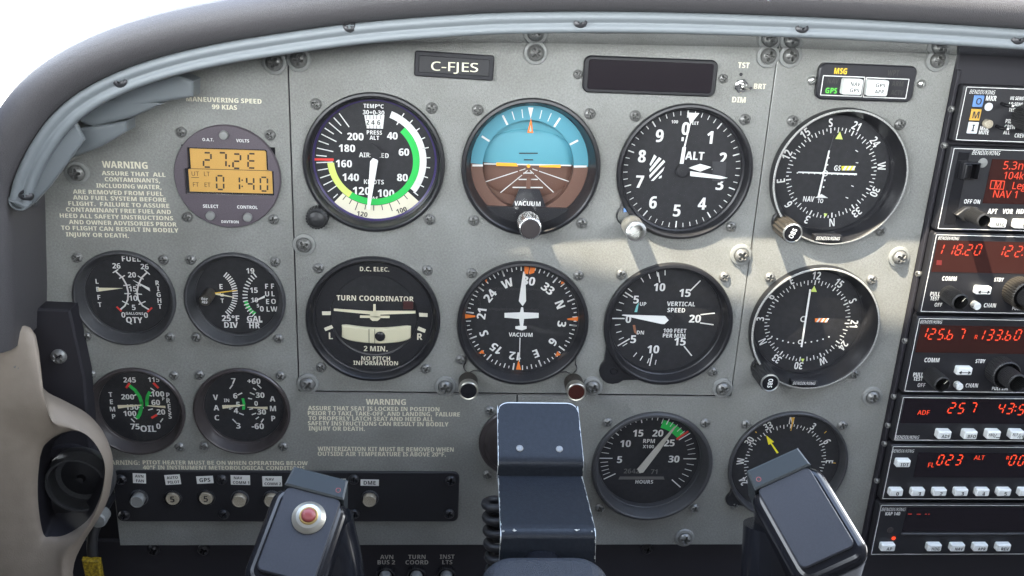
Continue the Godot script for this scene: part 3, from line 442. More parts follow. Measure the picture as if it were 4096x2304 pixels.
	"com_led": [["g", "rd", "1", 256.77, -41.3, 3.3, 6.72, 0.16], ["g", "rd", "1", 263.45, -41.53, 3.3, 6.73, 0.16], ["g", "rd", "8", 268.75, -41.4, 3.3, 6.73, 0.16], ["g", "rd", "2", 275.17, -41.4, 3.3, 6.74, 0.16], ["g", "rd", "0", 281.23, -41.1, 3.3, 6.74, 0.16], ["g", "rd", "1", 295.99, -41.29, 3.3, 6.76, 0.16], ["g", "rd", "2", 301.3, -41.4, 3.3, 6.76, 0.16], ["g", "rd", "2", 307.84, -41.64, 3.3, 6.77, 0.16], ["g", "rd", "8", 314.69, -41.79, 3.3, 6.78, 0.16], ["d", "rd", 271.83, -44.08, 0.5], ["d", "rd", 310.6, -43.95, 0.5], ["p", "rd2", [255.88, -48.41, 259.26, -48.49, 259.68, -51.66, 256.13, -51.58]]],
	"com2_led": [["g", "rd", "1", 257.54, -97.2, 3.3, 7.0, 0.16], ["g", "rd", "2", 262.81, -98.19, 3.3, 7.01, 0.16], ["g", "rd", "5", 268.87, -98.26, 3.3, 7.02, 0.16], ["g", "rd", "6", 275.31, -98.15, 3.3, 7.03, 0.16], ["g", "rd", "7", 282.57, -98.02, 3.3, 7.03, 0.16], ["g", "rd", "1", 296.0, -98.21, 3.3, 7.04, 0.16], ["g", "rd", "3", 302.07, -98.1, 3.3, 7.05, 0.16], ["g", "rd", "3", 307.63, -98.18, 3.3, 7.05, 0.16], ["g", "rd", "6", 314.46, -98.06, 3.3, 7.06, 0.16], ["g", "rd", "0", 320.52, -97.79, 3.3, 7.06, 0.16], ["d", "rd", 272.06, -101.14, 0.5], ["d", "rd", 310.87, -100.91, 0.5], ["t", "rd", "R", 292.85, -99.78, 2.86]],
	"adf_led": [["g", "rd", "2", 287.1, -150.67, 3.6, 7.35, 0.16], ["g", "rd", "5", 293.85, -150.9, 3.6, 7.36, 0.16], ["g", "rd", "7", 301.64, -150.51, 3.6, 7.36, 0.16], ["g", "rd", "4", 321.46, -150.81, 3.6, 7.38, 0.16], ["g", "rd", "3", 327.72, -150.74, 3.6, 7.39, 0.16], ["g", "rd", "5", 335.64, -151.48, 3.6, 7.4, 0.16], ["d", "rd", 331.34, -149.26, 0.5], ["d", "rd", 331.49, -152.35, 0.5], ["t", "rd", "ADF", 268.42, -154.25, 3.27]],
	"xpdr_led": [["g", "rd", "0", 287.4, -189.84, 3.4, 7.46, 0.16], ["g", "rd", "2", 293.65, -189.8, 3.4, 7.46, 0.16], ["g", "rd", "3", 300.39, -189.76, 3.4, 7.47, 0.16], ["g", "rd", "0", 338.48, -189.73, 3.4, 7.5, 0.16], ["g", "rd", "0", 344.86, -189.91, 3.4, 7.51, 0.16], ["t", "rd", "FL", 281.64, -193.72, 3.42], ["t", "rd", "ALT", 314.4, -187.85, 3.2], ["t", "rd", "R", 334.6, -187.93, 2.78]],
	"kap_led": [["s", "rd2", 272.82, -232.37, 275.6, -232.37, 0.7], ["s", "rd2", 279.1, -232.48, 281.89, -232.48, 0.7], ["s", "rd2", 285.08, -232.47, 286.28, -232.47, 0.7], ["s", "rd2", 287.17, -232.47, 288.37, -232.47, 0.7]]
}
const BTN := [["gps", 288.8, -23.2, 9.9, 5.2, "MSG", 4], ["gps", 304.0, -23.3, 9.9, 5.3, "OBS", 4], ["com", 288.9, -67.0, 9.9, 5.1, "<>", 4], ["com2", 288.3, -122.7, 10.2, 5.4, "<>", 4], ["adfr", 283.8, -168.9, 9.1, 5.9, "ADF", 5], ["adfr", 301.8, -168.8, 9.1, 5.9, "BFO", 5], ["adfr", 318.0, -168.6, 9.2, 6.0, "FRQ", 5], ["adfr", 334.4, -168.5, 9.2, 6.0, "FLT", 5], ["xpdr", 260.2, -191.1, 9.6, 5.4, "IDT", 4], ["xpdr", 259.5, -213.6, 9.3, 5.3, "0", 4], ["xpdr", 274.9, -213.5, 9.3, 5.3, "1", 4], ["xpdr", 290.3, -213.5, 9.3, 5.3, "2", 4], ["xpdr", 305.5, -213.4, 9.4, 5.4, "3", 4], ["xpdr", 320.7, -213.4, 9.4, 5.4, "4", 4], ["xpdr", 336.2, -213.3, 9.4, 5.4, "5", 4], ["xpdr", 351.6, -213.3, 9.5, 5.4, "6", 4], ["kap", 261.9, -257.7, 10.0, 5.5, "AP", 4], ["kap", 295.4, -257.8, 10.1, 5.6, "HDG", 4], ["kap", 312.4, -257.9, 10.1, 5.6, "NAV", 4], ["kap", 329.1, -257.9, 10.2, 5.6, "APR", 4], ["kap", 346.1, -257.9, 10.2, 5.7, "REV", 4]]
const TABS := [[-231.4, 39.8, -227.4, 34.3, -221.8, 32.3, -186.6, 39.3, -185.9, 47.7, -195.1, 51.5, -211.9, 46.7], [-250.0, 29.2, -246.1, 23.0, -240.0, 21.5, -219.8, 27.1, -202.9, 35.1, -225.1, 36.9, -237.5, 36.8], [-268.1, 9.4, -263.3, 3.9, -256.6, 2.8, -238.0, 10.3, -223.0, 19.5, -222.5, 25.3, -247.3, 20.8]]

func holed(t: Tri, outline: PackedVector2Array, holes: Array, z0: float, z1: float) -> void:
	var xs := []
	for h in holes:
		var x: float = roundf(h[0])
		if not x in xs: xs.append(x)
	xs.sort()
	var lo := 1e9; var hi := -1e9
	for p in outline:
		lo = minf(lo, p.x); hi = maxf(hi, p.x)
	var cuts := [lo - 1.0] + xs + [hi + 1.0]
	for i in cuts.size() - 1:
		var strip := PackedVector2Array([Vector2(cuts[i], -500), Vector2(cuts[i + 1], -500), Vector2(cuts[i + 1], 500), Vector2(cuts[i], 500)])
		var ps: Array = Geometry2D.intersect_polygons(outline, strip)
		for h in holes:
			var next := []
			for p in ps:
				for q in Geometry2D.clip_polygons(p, circ(h[2], roundf(h[0]), h[1], 64)): next.append(q)
			ps = next
		for p in ps: face(t, ccw(p), z1)
	wall(t, ccw(outline), ccw(outline), z0, z1, Vector3.ZERO)
	for h in holes:
		lathe(t, [[h[2], z1], [h[2], z0]], 64, Vector3(roundf(h[0]), h[1], 0))

func materials() -> void:
	var p := mat("panel_paint", lin(0.275, 0.28, 0.267), 0.5, 0.0, 0.45)
	grain(p, 0.06, 20.0, 0.86, 1.0, 3, 0.4, 0.11)
	p.detail_enabled = true; p.detail_blend_mode = BaseMaterial3D.BLEND_MODE_MUL; p.detail_uv_layer = BaseMaterial3D.DETAIL_UV_2
	p.detail_albedo = noise_tex(0.012, Color(0.9, 0.895, 0.885), Color(1, 1, 1), 133)
	p.uv2_triplanar = true; p.uv2_world_triplanar = true; p.uv2_scale = Vector3.ONE * 3.3
	mat("bezel_black", lin(0.018, 0.018, 0.021), 0.38)
	grain(M["bezel_black"], 0.05, 22.0, 0.75, 1.0, 21)
	mat("bezel_grey", lin(0.055, 0.056, 0.06), 0.45)
	grain(M["bezel_grey"], 0.05, 22.0, 0.82, 1.0, 23)
	mat("brown_and_reflection", lin(0.045, 0.038, 0.038), 0.3)  # on the oil and vacuum bezels this brown paints in a reddish reflection
	mat("dial_black", lin(0.012, 0.012, 0.015), 0.7)
	grain(M["dial_black"], 0.02, 18.0, 0.7, 1.0, 31)
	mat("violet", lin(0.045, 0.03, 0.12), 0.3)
	mat("gloss_black", lin(0.012, 0.012, 0.014), 0.14)
	mat("knob_black", lin(0.02, 0.02, 0.021), 0.42)
	mat("radio_black", lin(0.017, 0.017, 0.021), 0.5)
	grain(M["radio_black"], 0.08, 25.0, 0.75, 1.0, 41)
	mat("rack_black", lin(0.013, 0.012, 0.017), 0.65)
	mat("screen_red", lin(0.035, 0.012, 0.01), 0.22)
	mat("screen_dark", lin(0.011, 0.008, 0.011), 0.2)
	mat("screw_metal", lin(0.29, 0.29, 0.28), 0.4, 0.5)
	grain(M["screw_metal"], 0.03, 60.0, 0.72, 1.0, 51)
	mat("screw_black", lin(0.03, 0.03, 0.033), 0.4, 0.3)
	mat("washer_paint", lin(0.215, 0.22, 0.213), 0.4)
	mat("edge_metal", lin(0.5, 0.5, 0.47), 0.45, 0.7)
	mat("bare_metal", lin(0.62, 0.62, 0.6), 0.3, 0.9)
	mat("button_metal", lin(0.5, 0.48, 0.42), 0.34, 0.9)
	mat("rim_white", lin(0.6, 0.6, 0.57), 0.55)
	grain(M["rim_white"], 0.04, 60.0, 0.5, 1.0, 111)
	mat("chrome", lin(0.75, 0.75, 0.73), 0.14, 1.0)
	mat("white_plastic", lin(0.74, 0.76, 0.74), 0.35)
	mat("cream_plastic", lin(0.62, 0.55, 0.42), 0.4)
	grain(M["cream_plastic"], 0.04, 90.0, 0.55, 1.0, 61)
	mat("white_needle", lin(0.82, 0.82, 0.8), 0.5)
	mat("cream_needle", lin(0.75, 0.69, 0.5), 0.5)
	mat("yellow_needle", lin(0.85, 0.55, 0.05), 0.5)
	mat("worn_needle", lin(0.8, 0.77, 0.68), 0.6)
	grain(M["worn_needle"], 0.06, 110.0, 0.6, 1.0, 65)
	mat("sky_blue", lin(0.085, 0.32, 0.4), 0.55)
	mat("sky_blue_ring", lin(0.072, 0.285, 0.37), 0.55)
	mat("earth_brown", lin(0.14, 0.068, 0.045), 0.6)
	mat("tube_cream", lin(0.66, 0.62, 0.44), 0.25)
	mat("plum_plate", lin(0.1, 0.082, 0.098), 0.5)
	grain(M["plum_plate"], 0.05, 40.0, 0.85, 1.0, 71)
	mat("lcd_amber", lin(0.62, 0.36, 0.085), 0.4)
	mat("placard_black", lin(0.02, 0.02, 0.024), 0.3)
	mat("tape_white", lin(0.72, 0.72, 0.69), 0.5)
	mat("vinyl", lin(0.08, 0.076, 0.081), 0.6)
	grain(M["vinyl"], 0.12, 20.0, 0.75, 1.0, 81, 0.5, 0.18)
	mat("acrylic", lin(0.15, 0.168, 0.18), 0.5)
	mat("lip", lin(0.15, 0.168, 0.18), 0.03, 0.0, 0.7)
	var tb := mat("milky", lin(0.15, 0.168, 0.18, 0.7), 0.35)
	tb.transparency = BaseMaterial3D.TRANSPARENCY_ALPHA
	tb = mat("milky_blue", lin(0.15, 0.168, 0.18, 0.7), 0.35)
	tb.transparency = BaseMaterial3D.TRANSPARENCY_ALPHA
	mat("beige", lin(0.3, 0.25, 0.2), 0.6)
	grain(M["beige"], 0.02, 8.0, 0.93, 1.0, 91, 0.06, 0.2)
	mat("yoke_paint", lin(0.016, 0.019, 0.025), 0.4, 0.0, 0.36)
	grain(M["yoke_paint"], 0.04, 16.0, 0.8, 1.0, 95, 0.12, 0.16)
	mat("yoke_gloss", lin(0.008, 0.0085, 0.011), 0.16, 0.0, 0.42)
	mat("yoke_plate", lin(0.032, 0.034, 0.042), 0.5, 0.0, 0.4)
	grain(M["yoke_plate"], 0.06, 30.0, 0.86, 1.0, 97, 0.2, 0.25)
	mat("yoke_cap", lin(0.016, 0.021, 0.024), 0.45)
	mat("leather", lin(0.025, 0.033, 0.05), 0.5)
	grain(M["leather"], 0.08, 26.0, 0.5, 1.0, 99, 1.0, 0.12)
	mat("rubber", lin(0.014, 0.014, 0.016), 0.55)
	mat("red_button", lin(0.2, 0.035, 0.035), 0.4)
	mat("brass", lin(0.6, 0.42, 0.16), 0.3, 0.8)
	mat("yellow_tag", lin(0.55, 0.38, 0.02), 0.5)
	grain(M["yellow_tag"], 0.02, 40.0, 0.4, 1.0, 101)
	mat("red_cap", lin(0.12, 0.025, 0.015), 0.4)
	grain(M["red_cap"], 0.03, 130.0, 0.2, 1.0, 103)
	mat("knob_brown", lin(0.036, 0.031, 0.025), 0.4)
	mat("lamp_blue", lin(0.12, 0.25, 0.55), 0.4)
	mat("lamp_amber", lin(0.6, 0.36, 0.06), 0.4)
	mat("lamp_white", lin(0.62, 0.65, 0.68), 0.4)
	mat("flag_red", lin(0.06, 0.018, 0.016), 0.4)
	mat("roof_lining", lin(0.07, 0.07, 0.07), 0.9)
	mat("upholstery", lin(0.045, 0.043, 0.045), 0.9)  # kept dark so the unseen cabin bounces little light onto the panel
	var g := mat("glass", Color(0.5, 0.5, 0.52, 0.028), 0.03, 0.0, 0.42)
	g.transparency = BaseMaterial3D.TRANSPARENCY_ALPHA
	var colours := {"w": [0.72, 0.72, 0.7], "k": [0.015, 0.015, 0.015], "cr": [0.74, 0.7, 0.55], "pc": [0.68, 0.64, 0.5], "pd": [0.42, 0.41, 0.38], "y": [0.85, 0.75, 0.02], "o": [0.85, 0.2, 0.02], "oy": [0.72, 0.4, 0.04], "gn": [0.62, 0.76, 0.16], "g": [0.015, 0.52, 0.08], "r": [0.72, 0.04, 0.03], "c": [0.2, 0.55, 0.55], "br": [0.3, 0.12, 0.06], "gr": [0.12, 0.115, 0.11], "k2": [0.03, 0.03, 0.034], "lk": [0.03, 0.018, 0.012], "w2": [0.8, 0.8, 0.78], "oa": [0.95, 0.4, 0.02], "cp": [0.78, 0.74, 0.56], "dm": [0.05, 0.048, 0.046]}
	for c in colours:
		var v: Array = colours[c]
		mat("ink_" + c, lin(v[0], v[1], v[2]), 0.6)
	for e in [["rd", 0.9, 0.06, 0.015, 0.25], ["rd2", 0.5, 0.03, 0.02, 0.1], ["lg", 0.08, 0.75, 0.08, 0.28], ["ly", 0.95, 0.68, 0.03, 0.3]]:
		var m := mat("ink_" + e[0], lin(0.05, 0.01, 0.01), 0.5)
		m.emission_enabled = true; m.emission = lin(e[1], e[2], e[3]); m.emission_energy_multiplier = e[4]

func dial(called: String, label: String, at: Vector2, prof: Array, zf: float, rf: float, bezel := "bezel_black", facem := "dial_black") -> Node3D:
	var t := thing(called, label, "instrument", Vector3(at.x, at.y, 0))
	var b := one()
	lathe(b, prof, 80)
	part(t, "bezel", b, M[bezel])
	disc(t, "dial_face", rf, zf, facem)
	return t

const BIG := [[41.4, -0.5], [41.4, 2.4], [40.8, 3.3], [39.6, 3.6], [38.9, 3.2], [38.4, 2.2], [37.6, -2.5], [36.6, -3.2], [36.4, -14.0]]
const SMALL := [[30.4, -0.5], [30.4, 1.6], [29.8, 2.3], [29.0, 2.5], [28.4, 2.1], [25.6, -4.6], [25.2, -4.9], [25.0, -12.0]]
const NAVB := [[42.3, -0.5], [42.3, 4.6], [41.9, 5.2]]

func compass(order: Array, top: float, rl: float, h: float, r0: float, r1: float, rmid: float, mode: int) -> void:
	# card printed with letters every 30 degrees, ticks every 5; «top» is the heading under the index
	for i in 72:
		var a := i * 5.0 - top
		var w := 0.75 if i % 6 == 0 else 0.55
		rad("w", a, (r0 if i % 2 == 0 else rmid), r1, w)
	for i in 12:
		var a := i * 30.0 - top
		var q := deg_to_rad(a)
		text("wn" if mode == 1 else "w", order[i], rl * sin(q), rl * cos(q), h, -a, 0.0, 1.0)

const CARD := ["N", "3", "6", "E", "12", "15", "S", "21", "24", "W", "30", "33"]

func airspeed() -> void:
	var t := dial("airspeed_indicator", "airspeed indicator with white and green speed arcs and cream lower scale", Vector2(-92.4, 0), BIG, -6.0, 37.2)
	var V := {40: 32.0, 60: 74.7, 80: 117.0, 100: 160.0, 120: 200.0, 140: 234.0, 160: 266.0, 180: 296.0, 200: 324.0}
	var c := Vector2(-0.85, 0.27)
	arc("cr", 27.5, 36.3, 132, 222, c.x, c.y)
	arc("w", 27.3, 31.3, 20, 127, c.x, c.y)
	arc("g", 23.3, 27.2, 42, 213, c.x, c.y)
	arc("gn", 23.3, 27.2, 213, 265, c.x, c.y)
	for k in range(40, 201, 5):
		var lo: int = int(k / 20) * 20
		if lo == 200: lo = 180
		var a: float = lerpf(V[lo], V[lo + 20], (k - lo) / 20.0)
		var big: bool = k % 20 == 0
		if a > 131 and a < 223:
			rad("k", a, 27.5, 30.6 if not big else 32.6, 0.5, c.x, c.y)
		else:
			rad("w", a, (24.0 if k % 10 == 0 else 27.5) if a > 230 else (25.5 if big else 30.0), 33.6, 0.6, c.x, c.y)
		if a < 225 and a > 45: rad("w", a, 23.3, 27.2 if big else 25.2, 0.5, c.x, c.y)
	rad("r", 269.5, 23.4, 34.5, 1.4, c.x, c.y)
	draw(OPS.asi)
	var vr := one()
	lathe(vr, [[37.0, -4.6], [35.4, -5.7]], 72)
	part(t, "reflection_tint_ring", vr, M["violet"])  # violet reflection around the dial, painted as the colour of an added ring
	printed(t, -6.0)
	needle(t, "needle", [-2.6, 0.4, -1.0, 2.4, 0.6, 2.4, 2.0, 0.8, -3.0, -28.8, -4.6, -28.6], -2.6, "white_needle")
	solid(t, "needle_hub", pv([-2.2, 3.0, 2.4, 1.2, 3.9, 5.0, 3.4, 7.0, -1.2, 11.8, -2.8, 11.2]), -2.7, -2.0, "dial_black")
	glass(t, 37.5, -0.6)
	four(t, 33.0, 33.4, 3.3, [3])
	var kn := one()
	knurled(kn, 6.6, 1.0, 9.0, 22, 0.5, 1.2)
	lathe(kn, [[5.4, 9.0], [4.6, 10.4], [2.6, 11.4], [0, 11.8]], 28)
	part(t, "knob", kn, M["knob_black"], Vector3(-33.2, -32.6, 0))

func attitude() -> void:
	var pr := [[41.4, -0.5], [41.4, 2.4], [40.8, 3.4], [39.4, 3.7], [38.6, 3.0], [36.0, -7.0], [35.8, -18.0]]
	var t := dial("attitude_indicator", "blue and brown artificial horizon with orange airplane bars", Vector2(0, 0), pr, -16.0, 36.2, "bezel_black", "dial_black")
	# roll ring: blue above, brown below, round opening in the middle
	var ro := 35.6; var ri := 27.6; var c := Vector2(-0.8, -0.6)
	for half in [0, 1]:
		var g := one()
		for k in 30:
			var a := deg_to_rad(-90.0 + 6.0 * k + 180.0 * half); var b := deg_to_rad(-84.0 + 6.0 * k + 180.0 * half)
			var q := [Vector3(ri * sin(a) + c.x, ri * cos(a) + c.y, -8), Vector3(ro * sin(a), ro * cos(a), -8), Vector3(ro * sin(b), ro * cos(b), -8), Vector3(ri * sin(b) + c.x, ri * cos(b) + c.y, -8)]
			g.flat4(q[0], q[1], q[2], q[3], Vector3(0, 0, 1))
			g.flat4(q[0], q[3], q[3] - Vector3(0, 0, 7), q[0] - Vector3(0, 0, 7), Vector3(-sin(a), -cos(a), 0))
		part(t, "sky_ring" if half == 0 else "ground_ring", g, M["sky_blue_ring" if half == 0 else "earth_brown"])
	for s in [[-34.6, -28.2], [26.8, 34.6]]: seg("w", s[0], -1.0 + 0.02 * s[0] + 0.3, s[1], -0.9 + 0.02 * s[1] + 0.3, 1.2)
	for a in [-60, -30, -20, -10, 10, 20, 30, 60]:
		rad("w", a + 0.6, 29.0 if absi(a) < 30 else 27.9, 34.2 if absi(a) < 60 else 33.4, 0.5 if absi(a) < 30 else 1.2, c.x, c.y)
	poly("w", pv([-2.8, 34.4, 0.4, 34.4, -0.9, 27.8]))
	printed(t, -8.0)
	# ball: two shells bulging towards the glass
	for half in [0, 1]:
		var g := one()
		var rows := []
		for i in 13:
			var row := []
			var el := -90.0 + 15.0 * i
			for k in 13:
				var ph := deg_to_rad(90.0 * k / 12.0)
				var w := cos(deg_to_rad(el)); var yy := (1.0 if half == 0 else -1.0)
				row.append(Vector3(c.x + 27.2 * sin(deg_to_rad(el)), c.y + yy * 21.0 * sin(ph) * (0.35 + 0.65 * w), -15.0 + 3.0 * cos(ph) * w))
			rows.append(row)
		sheet(g, rows)
		part(t, "sky_ball" if half == 0 else "ground_ball", g, M["sky_blue" if half == 0 else "earth_brown"])
	seg("w", -27.5, -0.9, 25.8, -0.3, 0.8)
	draw(OPS.ai_ball)
	printed(t, -11.4)
	disc(t, "back_mask_sky", 28.0, -15.3, "sky_blue")
	solid(t, "ground_mask", pv([-28.5, -1.0, 27.0, -1.0, 26, -15, 17, -25.5, 0, -31.5, -18, -25.5, -27, -15]), -16.4, -15.1, "earth_brown")
	draw(OPS.ai_plane)
	printed(t, -4.4)
	var br := one()
	for k in 8:
		var a := deg_to_rad(100 + 20.0 * k); var b := deg_to_rad(120 + 20.0 * k)
		br.flat4(Vector3(-1 + 6.2 * sin(a), -0.4 + 5.2 * cos(a), -4.6), Vector3(-1 + 7.2 * sin(a), -0.4 + 6.2 * cos(a), -4.6), Vector3(-1 + 7.2 * sin(b), -0.4 + 6.2 * cos(b), -4.6), Vector3(-1 + 6.2 * sin(b), -0.4 + 5.2 * cos(b), -4.6), Vector3(0, 0, 1))
	ext(br, rect(2.6, 8.0, -0.4, -10.0), -5.4, -4.6)
	part(t, "airplane_bracket", br, M["earth_brown"])
	solid(t, "bank_pointer", pv([-2.4, 19.6, 0.9, 19.6, -0.7, 28.0]), -8.4, -7.6, "yellow_needle")
	poly("o", pv([-2.6, 19.4, 1.1, 19.4, -0.7, 28.4]))
	poly("c", pv([-1.3, 20.3, -0.1, 20.3, -0.7, 24.4]))
	printed(t, -7.6)
	solid(t, "vacuum_flag", pv([-5.6, -14.6, 6.6, -14.6, 11.2, -25.6, -9.6, -25.6]), -7.6, -7.0, "placard_black")
	draw(OPS.ai)
	printed(t, -7.0)
	var lo := PackedVector2Array()
	for k in 25:
		var a := deg_to_rad(135.0 + 90.0 * k / 24.0)
		lo.append(Vector2(36.6 * sin(a), 36.6 * cos(a)))
	solid(t, "lower_mask", lo, -9.0, -5.8, "bezel_black")
	glass(t, 37.4, -0.8)
	four(t, 32.8, 33.2)
	var sh := one()
	lathe(sh, [[3.0, -6.0], [3.0, 8.0]], 20)
	part(t, "knob_shaft", sh, M["knob_black"], Vector3(-0.6, -31.4, 0))
	var kn := one()
	knurled(kn, 6.7, 7.0, 22.0, 40, 0.35, 0.5)
	part(t, "knob", kn, M["chrome"], Vector3(-0.6, -31.4, 0))
	var kc := one()
	lathe(kc, [[5.7, 21.5], [5.7, 22.4], [5.2, 22.7], [0, 22.7]], 32)
	part(t, "knob_cap", kc, M["brown_and_reflection"], Vector3(-0.6, -31.4, 0))

func ear(t: Node3D, x: float, y: float, r: float, reach: float, m := "bezel_black") -> void:
	var d := Vector2(x, y).normalized(); var s := Vector2(-d.y, d.x)
	var a0 := atan2(d.y, d.x)
	var p := PackedVector2Array()
	for k in 9:
		var a := a0 - PI / 2 + PI * k / 8.0
		p.append(Vector2(x, y) + Vector2(cos(a), sin(a)) * r)
	p.append(d * reach + s * (r + 9.0)); p.append(d * (reach - 6.0)); p.append(d * reach - s * (r + 9.0))
	for q in Geometry2D.clip_polygons(ccw(p), circ(39.8, 0, 0, 72)):
		solid(t, "knob_housing", q, -0.4, 2.2, m, 0.5)

func altimeter() -> void:
	var t := dial("altimeter", "altimeter with three white pointers and silver setting knob", Vector2(92.9, 0), BIG, -6.0, 37.2)
	ear(t, -32.8, -27.6, 6.5, 34.0)
	for i in 50:
		rad("w", i * 7.2, 32.0 if i % 5 == 0 else 33.4, 36.2, 0.75 if i % 5 == 0 else 0.45)
	for i in 10:
		var q := deg_to_rad(i * 36.0)
		text("w", str(i), 26.2 * sin(q) - 0.5, 25.4 * cos(q), 7.6, 0.0, 0.0, 0.9)
	draw(OPS.alt)
	seg("w", -1.6, 20.2, -1.6, 17.8, 1.4)
	printed(t, -6.0)
	needle(t, "drum_pointer", [-0.8, 35.1, 6.5, 35.0, 2.4, 29.1, 2.0, 29.0, 0.2, 14.6, 0.7, 14.3, 0.2, 4.3, -2.0, 4.2, -1.4, 14.2, -0.7, 14.5, 1.6, 29.0], -5.0, "white_needle")
	needle(t, "short_pointer", [3.3, 2.0, 10.3, 4.6, 17.4, 2.9, 10.8, 0.0], -4.2, "white_needle")
	needle(t, "long_pointer", [4.5, 0.1, 23.6, -2.2, 28.1, -3.3, 23.8, -4.1, 4.8, -2.8], -3.4, "white_needle")
	var hub := one()
	lathe(hub, [[4.0, -5.6], [4.0, -3.0], [3.0, -2.4], [0, -2.2]], 28)
	part(t, "pointer_hub", hub, M["dial_black"])
	glass(t, 37.5, -0.6)
	four(t, 33.0, 33.0, 3.3, [3])
	var kn := one()
	knurled(kn, 6.2, 4.0, 21.0, 44, 0.4, 1.4)
	part(t, "knob", kn, M["bare_metal"], Vector3(-30.3, -32.2, 0))
	var ks := one()
	lathe(ks, [[3, 0], [3, 5]], 20)
	part(t, "knob_shaft", ks, M["chrome"], Vector3(-30.3, -32.2, 0))
	solid(t, "seal_sticker", pv([-35.6, -23.0, -33.4, -22.0, -33.0, -24.6, -35.2, -25.2]), 2.2, 2.4, "lamp_blue")

func nav_head(called: String, label: String, at: Vector2, obs: float, which: int) -> void:
	var t := dial(called, label, at, NAVB, -9.5, 37.6)
	t.set_meta("group", "course dials beside the radio stack")
	var wr := one()
	lathe(wr, [[41.9, 5.2], [41.4, 5.5], [40.7, 5.5]], 80)
	part(t, "white_rim", wr, M["rim_white"])
	var sl := one()
	lathe(sl, [[40.7, 5.5], [40.2, 4.7], [36.6, -7.0], [36.4, -16.0]], 80)
	part(t, "bezel_slope", sl, M["bezel_black"])
	compass(CARD, obs, 31.8, 5.2, 25.4, 28.6, 26.9, 1)
	draw(OPS["nav1" if which == 1 else "nav2"])
	if which == 1:
		arc("w", 1.3, 1.9, 0, 360, -4.0, 0.0)
	else:
		arc("w", 1.4, 2.1, 0, 360, -2.9, 1.6); arc("w", 1.0, 1.6, 0, 360, -2.6, -14.6)
	printed(t, -9.5)
	if which == 1:
		needle(t, "course_bar", [-4.7, 14.6, -3.9, 14.6, -6.0, -14.2, -7.0, -14.2], -8.2, "white_needle")
		needle(t, "glideslope_bar", [-22.0, 1.1, -22.0, 0.3, 15.2, 0.0, 15.2, 1.0], -7.4, "white_needle")
		needle(t, "course_bar_tail", [-3.0, 24.0, -2.6, 24.0, -3.9, 14.6, -4.4, 14.6], -8.2, "bezel_grey")
	else:
		needle(t, "course_bar", [-2.8, 22.8, -1.6, 22.8, -1.4, -17.6, -2.4, -17.6], -8.2, "white_needle")
	glass(t, 36.8, -3.0)
	four(t, 33.2, 33.2, 3.3, [3])
	# maker's plate on the lower edge
	solid(t, "maker_plate", rrect(17.5, 4.2, 0.6, -2.1, -37.4), 2.0, 5.9, "radio_black", 0.3)
	text("wi", "BENDIX/KING", -2.1, -37.4, 2.1, 0.0, 14.8)
	printed(t, 5.9)
	var kx := -31.0; var ky := -30.4
	ear(t, -29.4, -29.0, 8.0, 36.0)
	var kn := one()
	knurled(kn, 6.4, 2.0, 20.5, 14, 0.7, 0.8)
	part(t, "course_knob", kn, M["knob_brown" if which == 1 else "knob_black"], Vector3(kx, ky, 0))
	var rg := one()
	lathe(rg, [[5.9, 20.3], [5.9, 21.4], [5.3, 21.6], [5.1, 21.2]], 32)
	part(t, "knob_ring", rg, M["bare_metal"], Vector3(kx, ky, 0))
	var cp := one()
	lathe(cp, [[5.1, 20.0], [5.1, 21.2], [0, 21.3]], 32)
	part(t, "knob_cap", cp, M["gloss_black"], Vector3(kx, ky, 0))
	text("wn", "OBS", 0, 0, 3.1, 68.0 if which == 1 else -92.0)
	printed(t, 21.3, Vector2(kx, ky))

func turn_coordinator() -> void:
	var pr := [[41.4, -0.5], [41.4, 2.4], [40.8, 3.2], [39.4, 3.4], [38.8, 2.6], [37.2, -1.2], [36.6, -1.6], [36.0, -8.0]]
	var t := dial("turn_coordinator", "turn coordinator with cream airplane and curved ball tube", Vector2(-93.3, -98.7), pr, -7.0, 36.8, "bezel_black", "dial_black")
	var r := one()
	lathe(r, [[27.4, -5.0], [27.4, -6.4], [26.6, -6.8]], 64)
	lathe(r, [[36.4, -5.0], [27.4, -5.0]], 64)
	part(t, "face_ring", r, M["bezel_black"])
	draw(OPS.tc)
	printed(t, -4.9)
	draw(OPS.tc_plane)
	var plane := one()
	for o in OPS.tc_plane: ext(plane, pv(o[2]), -1.2, 0.0)
	inks = {}; ink_order = []
	part(t, "airplane_pointer", plane, M["cream_needle"], Vector3(0, 0, -3.0))
	# inclinometer: a bent tube of liquid with a black ball
	var tb := one()
	var up := []; var dn := []
	for k in 21:
		var q := -1.0 + 0.1 * k
		var e := sqrt(maxf(0.0, 1.0 - pow(absf(q), 8.0)))
		var x := 1.6 + 24.0 * q; var yc := -12.6 + 3.4 * q * q
		up.append(Vector2(x, yc + 5.2 * e)); dn.append(Vector2(x, yc - 5.2 * e))
	dn.reverse()
	var op := PackedVector2Array(up.slice(1, 20) + dn.slice(1, 20))
	ext(tb, op, -5.0, -2.6, 1.2, Vector3.ZERO, 3)
	part(t, "ball_tube", tb, M["tube_cream"])
	seg("k", -3.0, -7.6, -3.0, -17.6, 0.4); seg("k", 0.6, -7.6, 0.6, -17.6, 0.4)
	printed(t, -2.6)
	var ball := one()
	for i in 1:
		var prof := []
		for k in 9: prof.append([3.3 * cos(PI / 2 * k / 8.0) + 0.001, 1.3 * sin(PI / 2 * k / 8.0)])
		lathe(ball, prof, 28)
	part(t, "ball", ball, M["gloss_black"], Vector3(3.9, -12.5, -2.5))
	solid(t, "warning_flag", rrect(6.4, 5.2, 0.6, 21.2, 8.2), -5.0, -3.6, "flag_red", 0.3)
	glass(t, 37.4, 0.4)
	four(t, 32.9, 33.0)

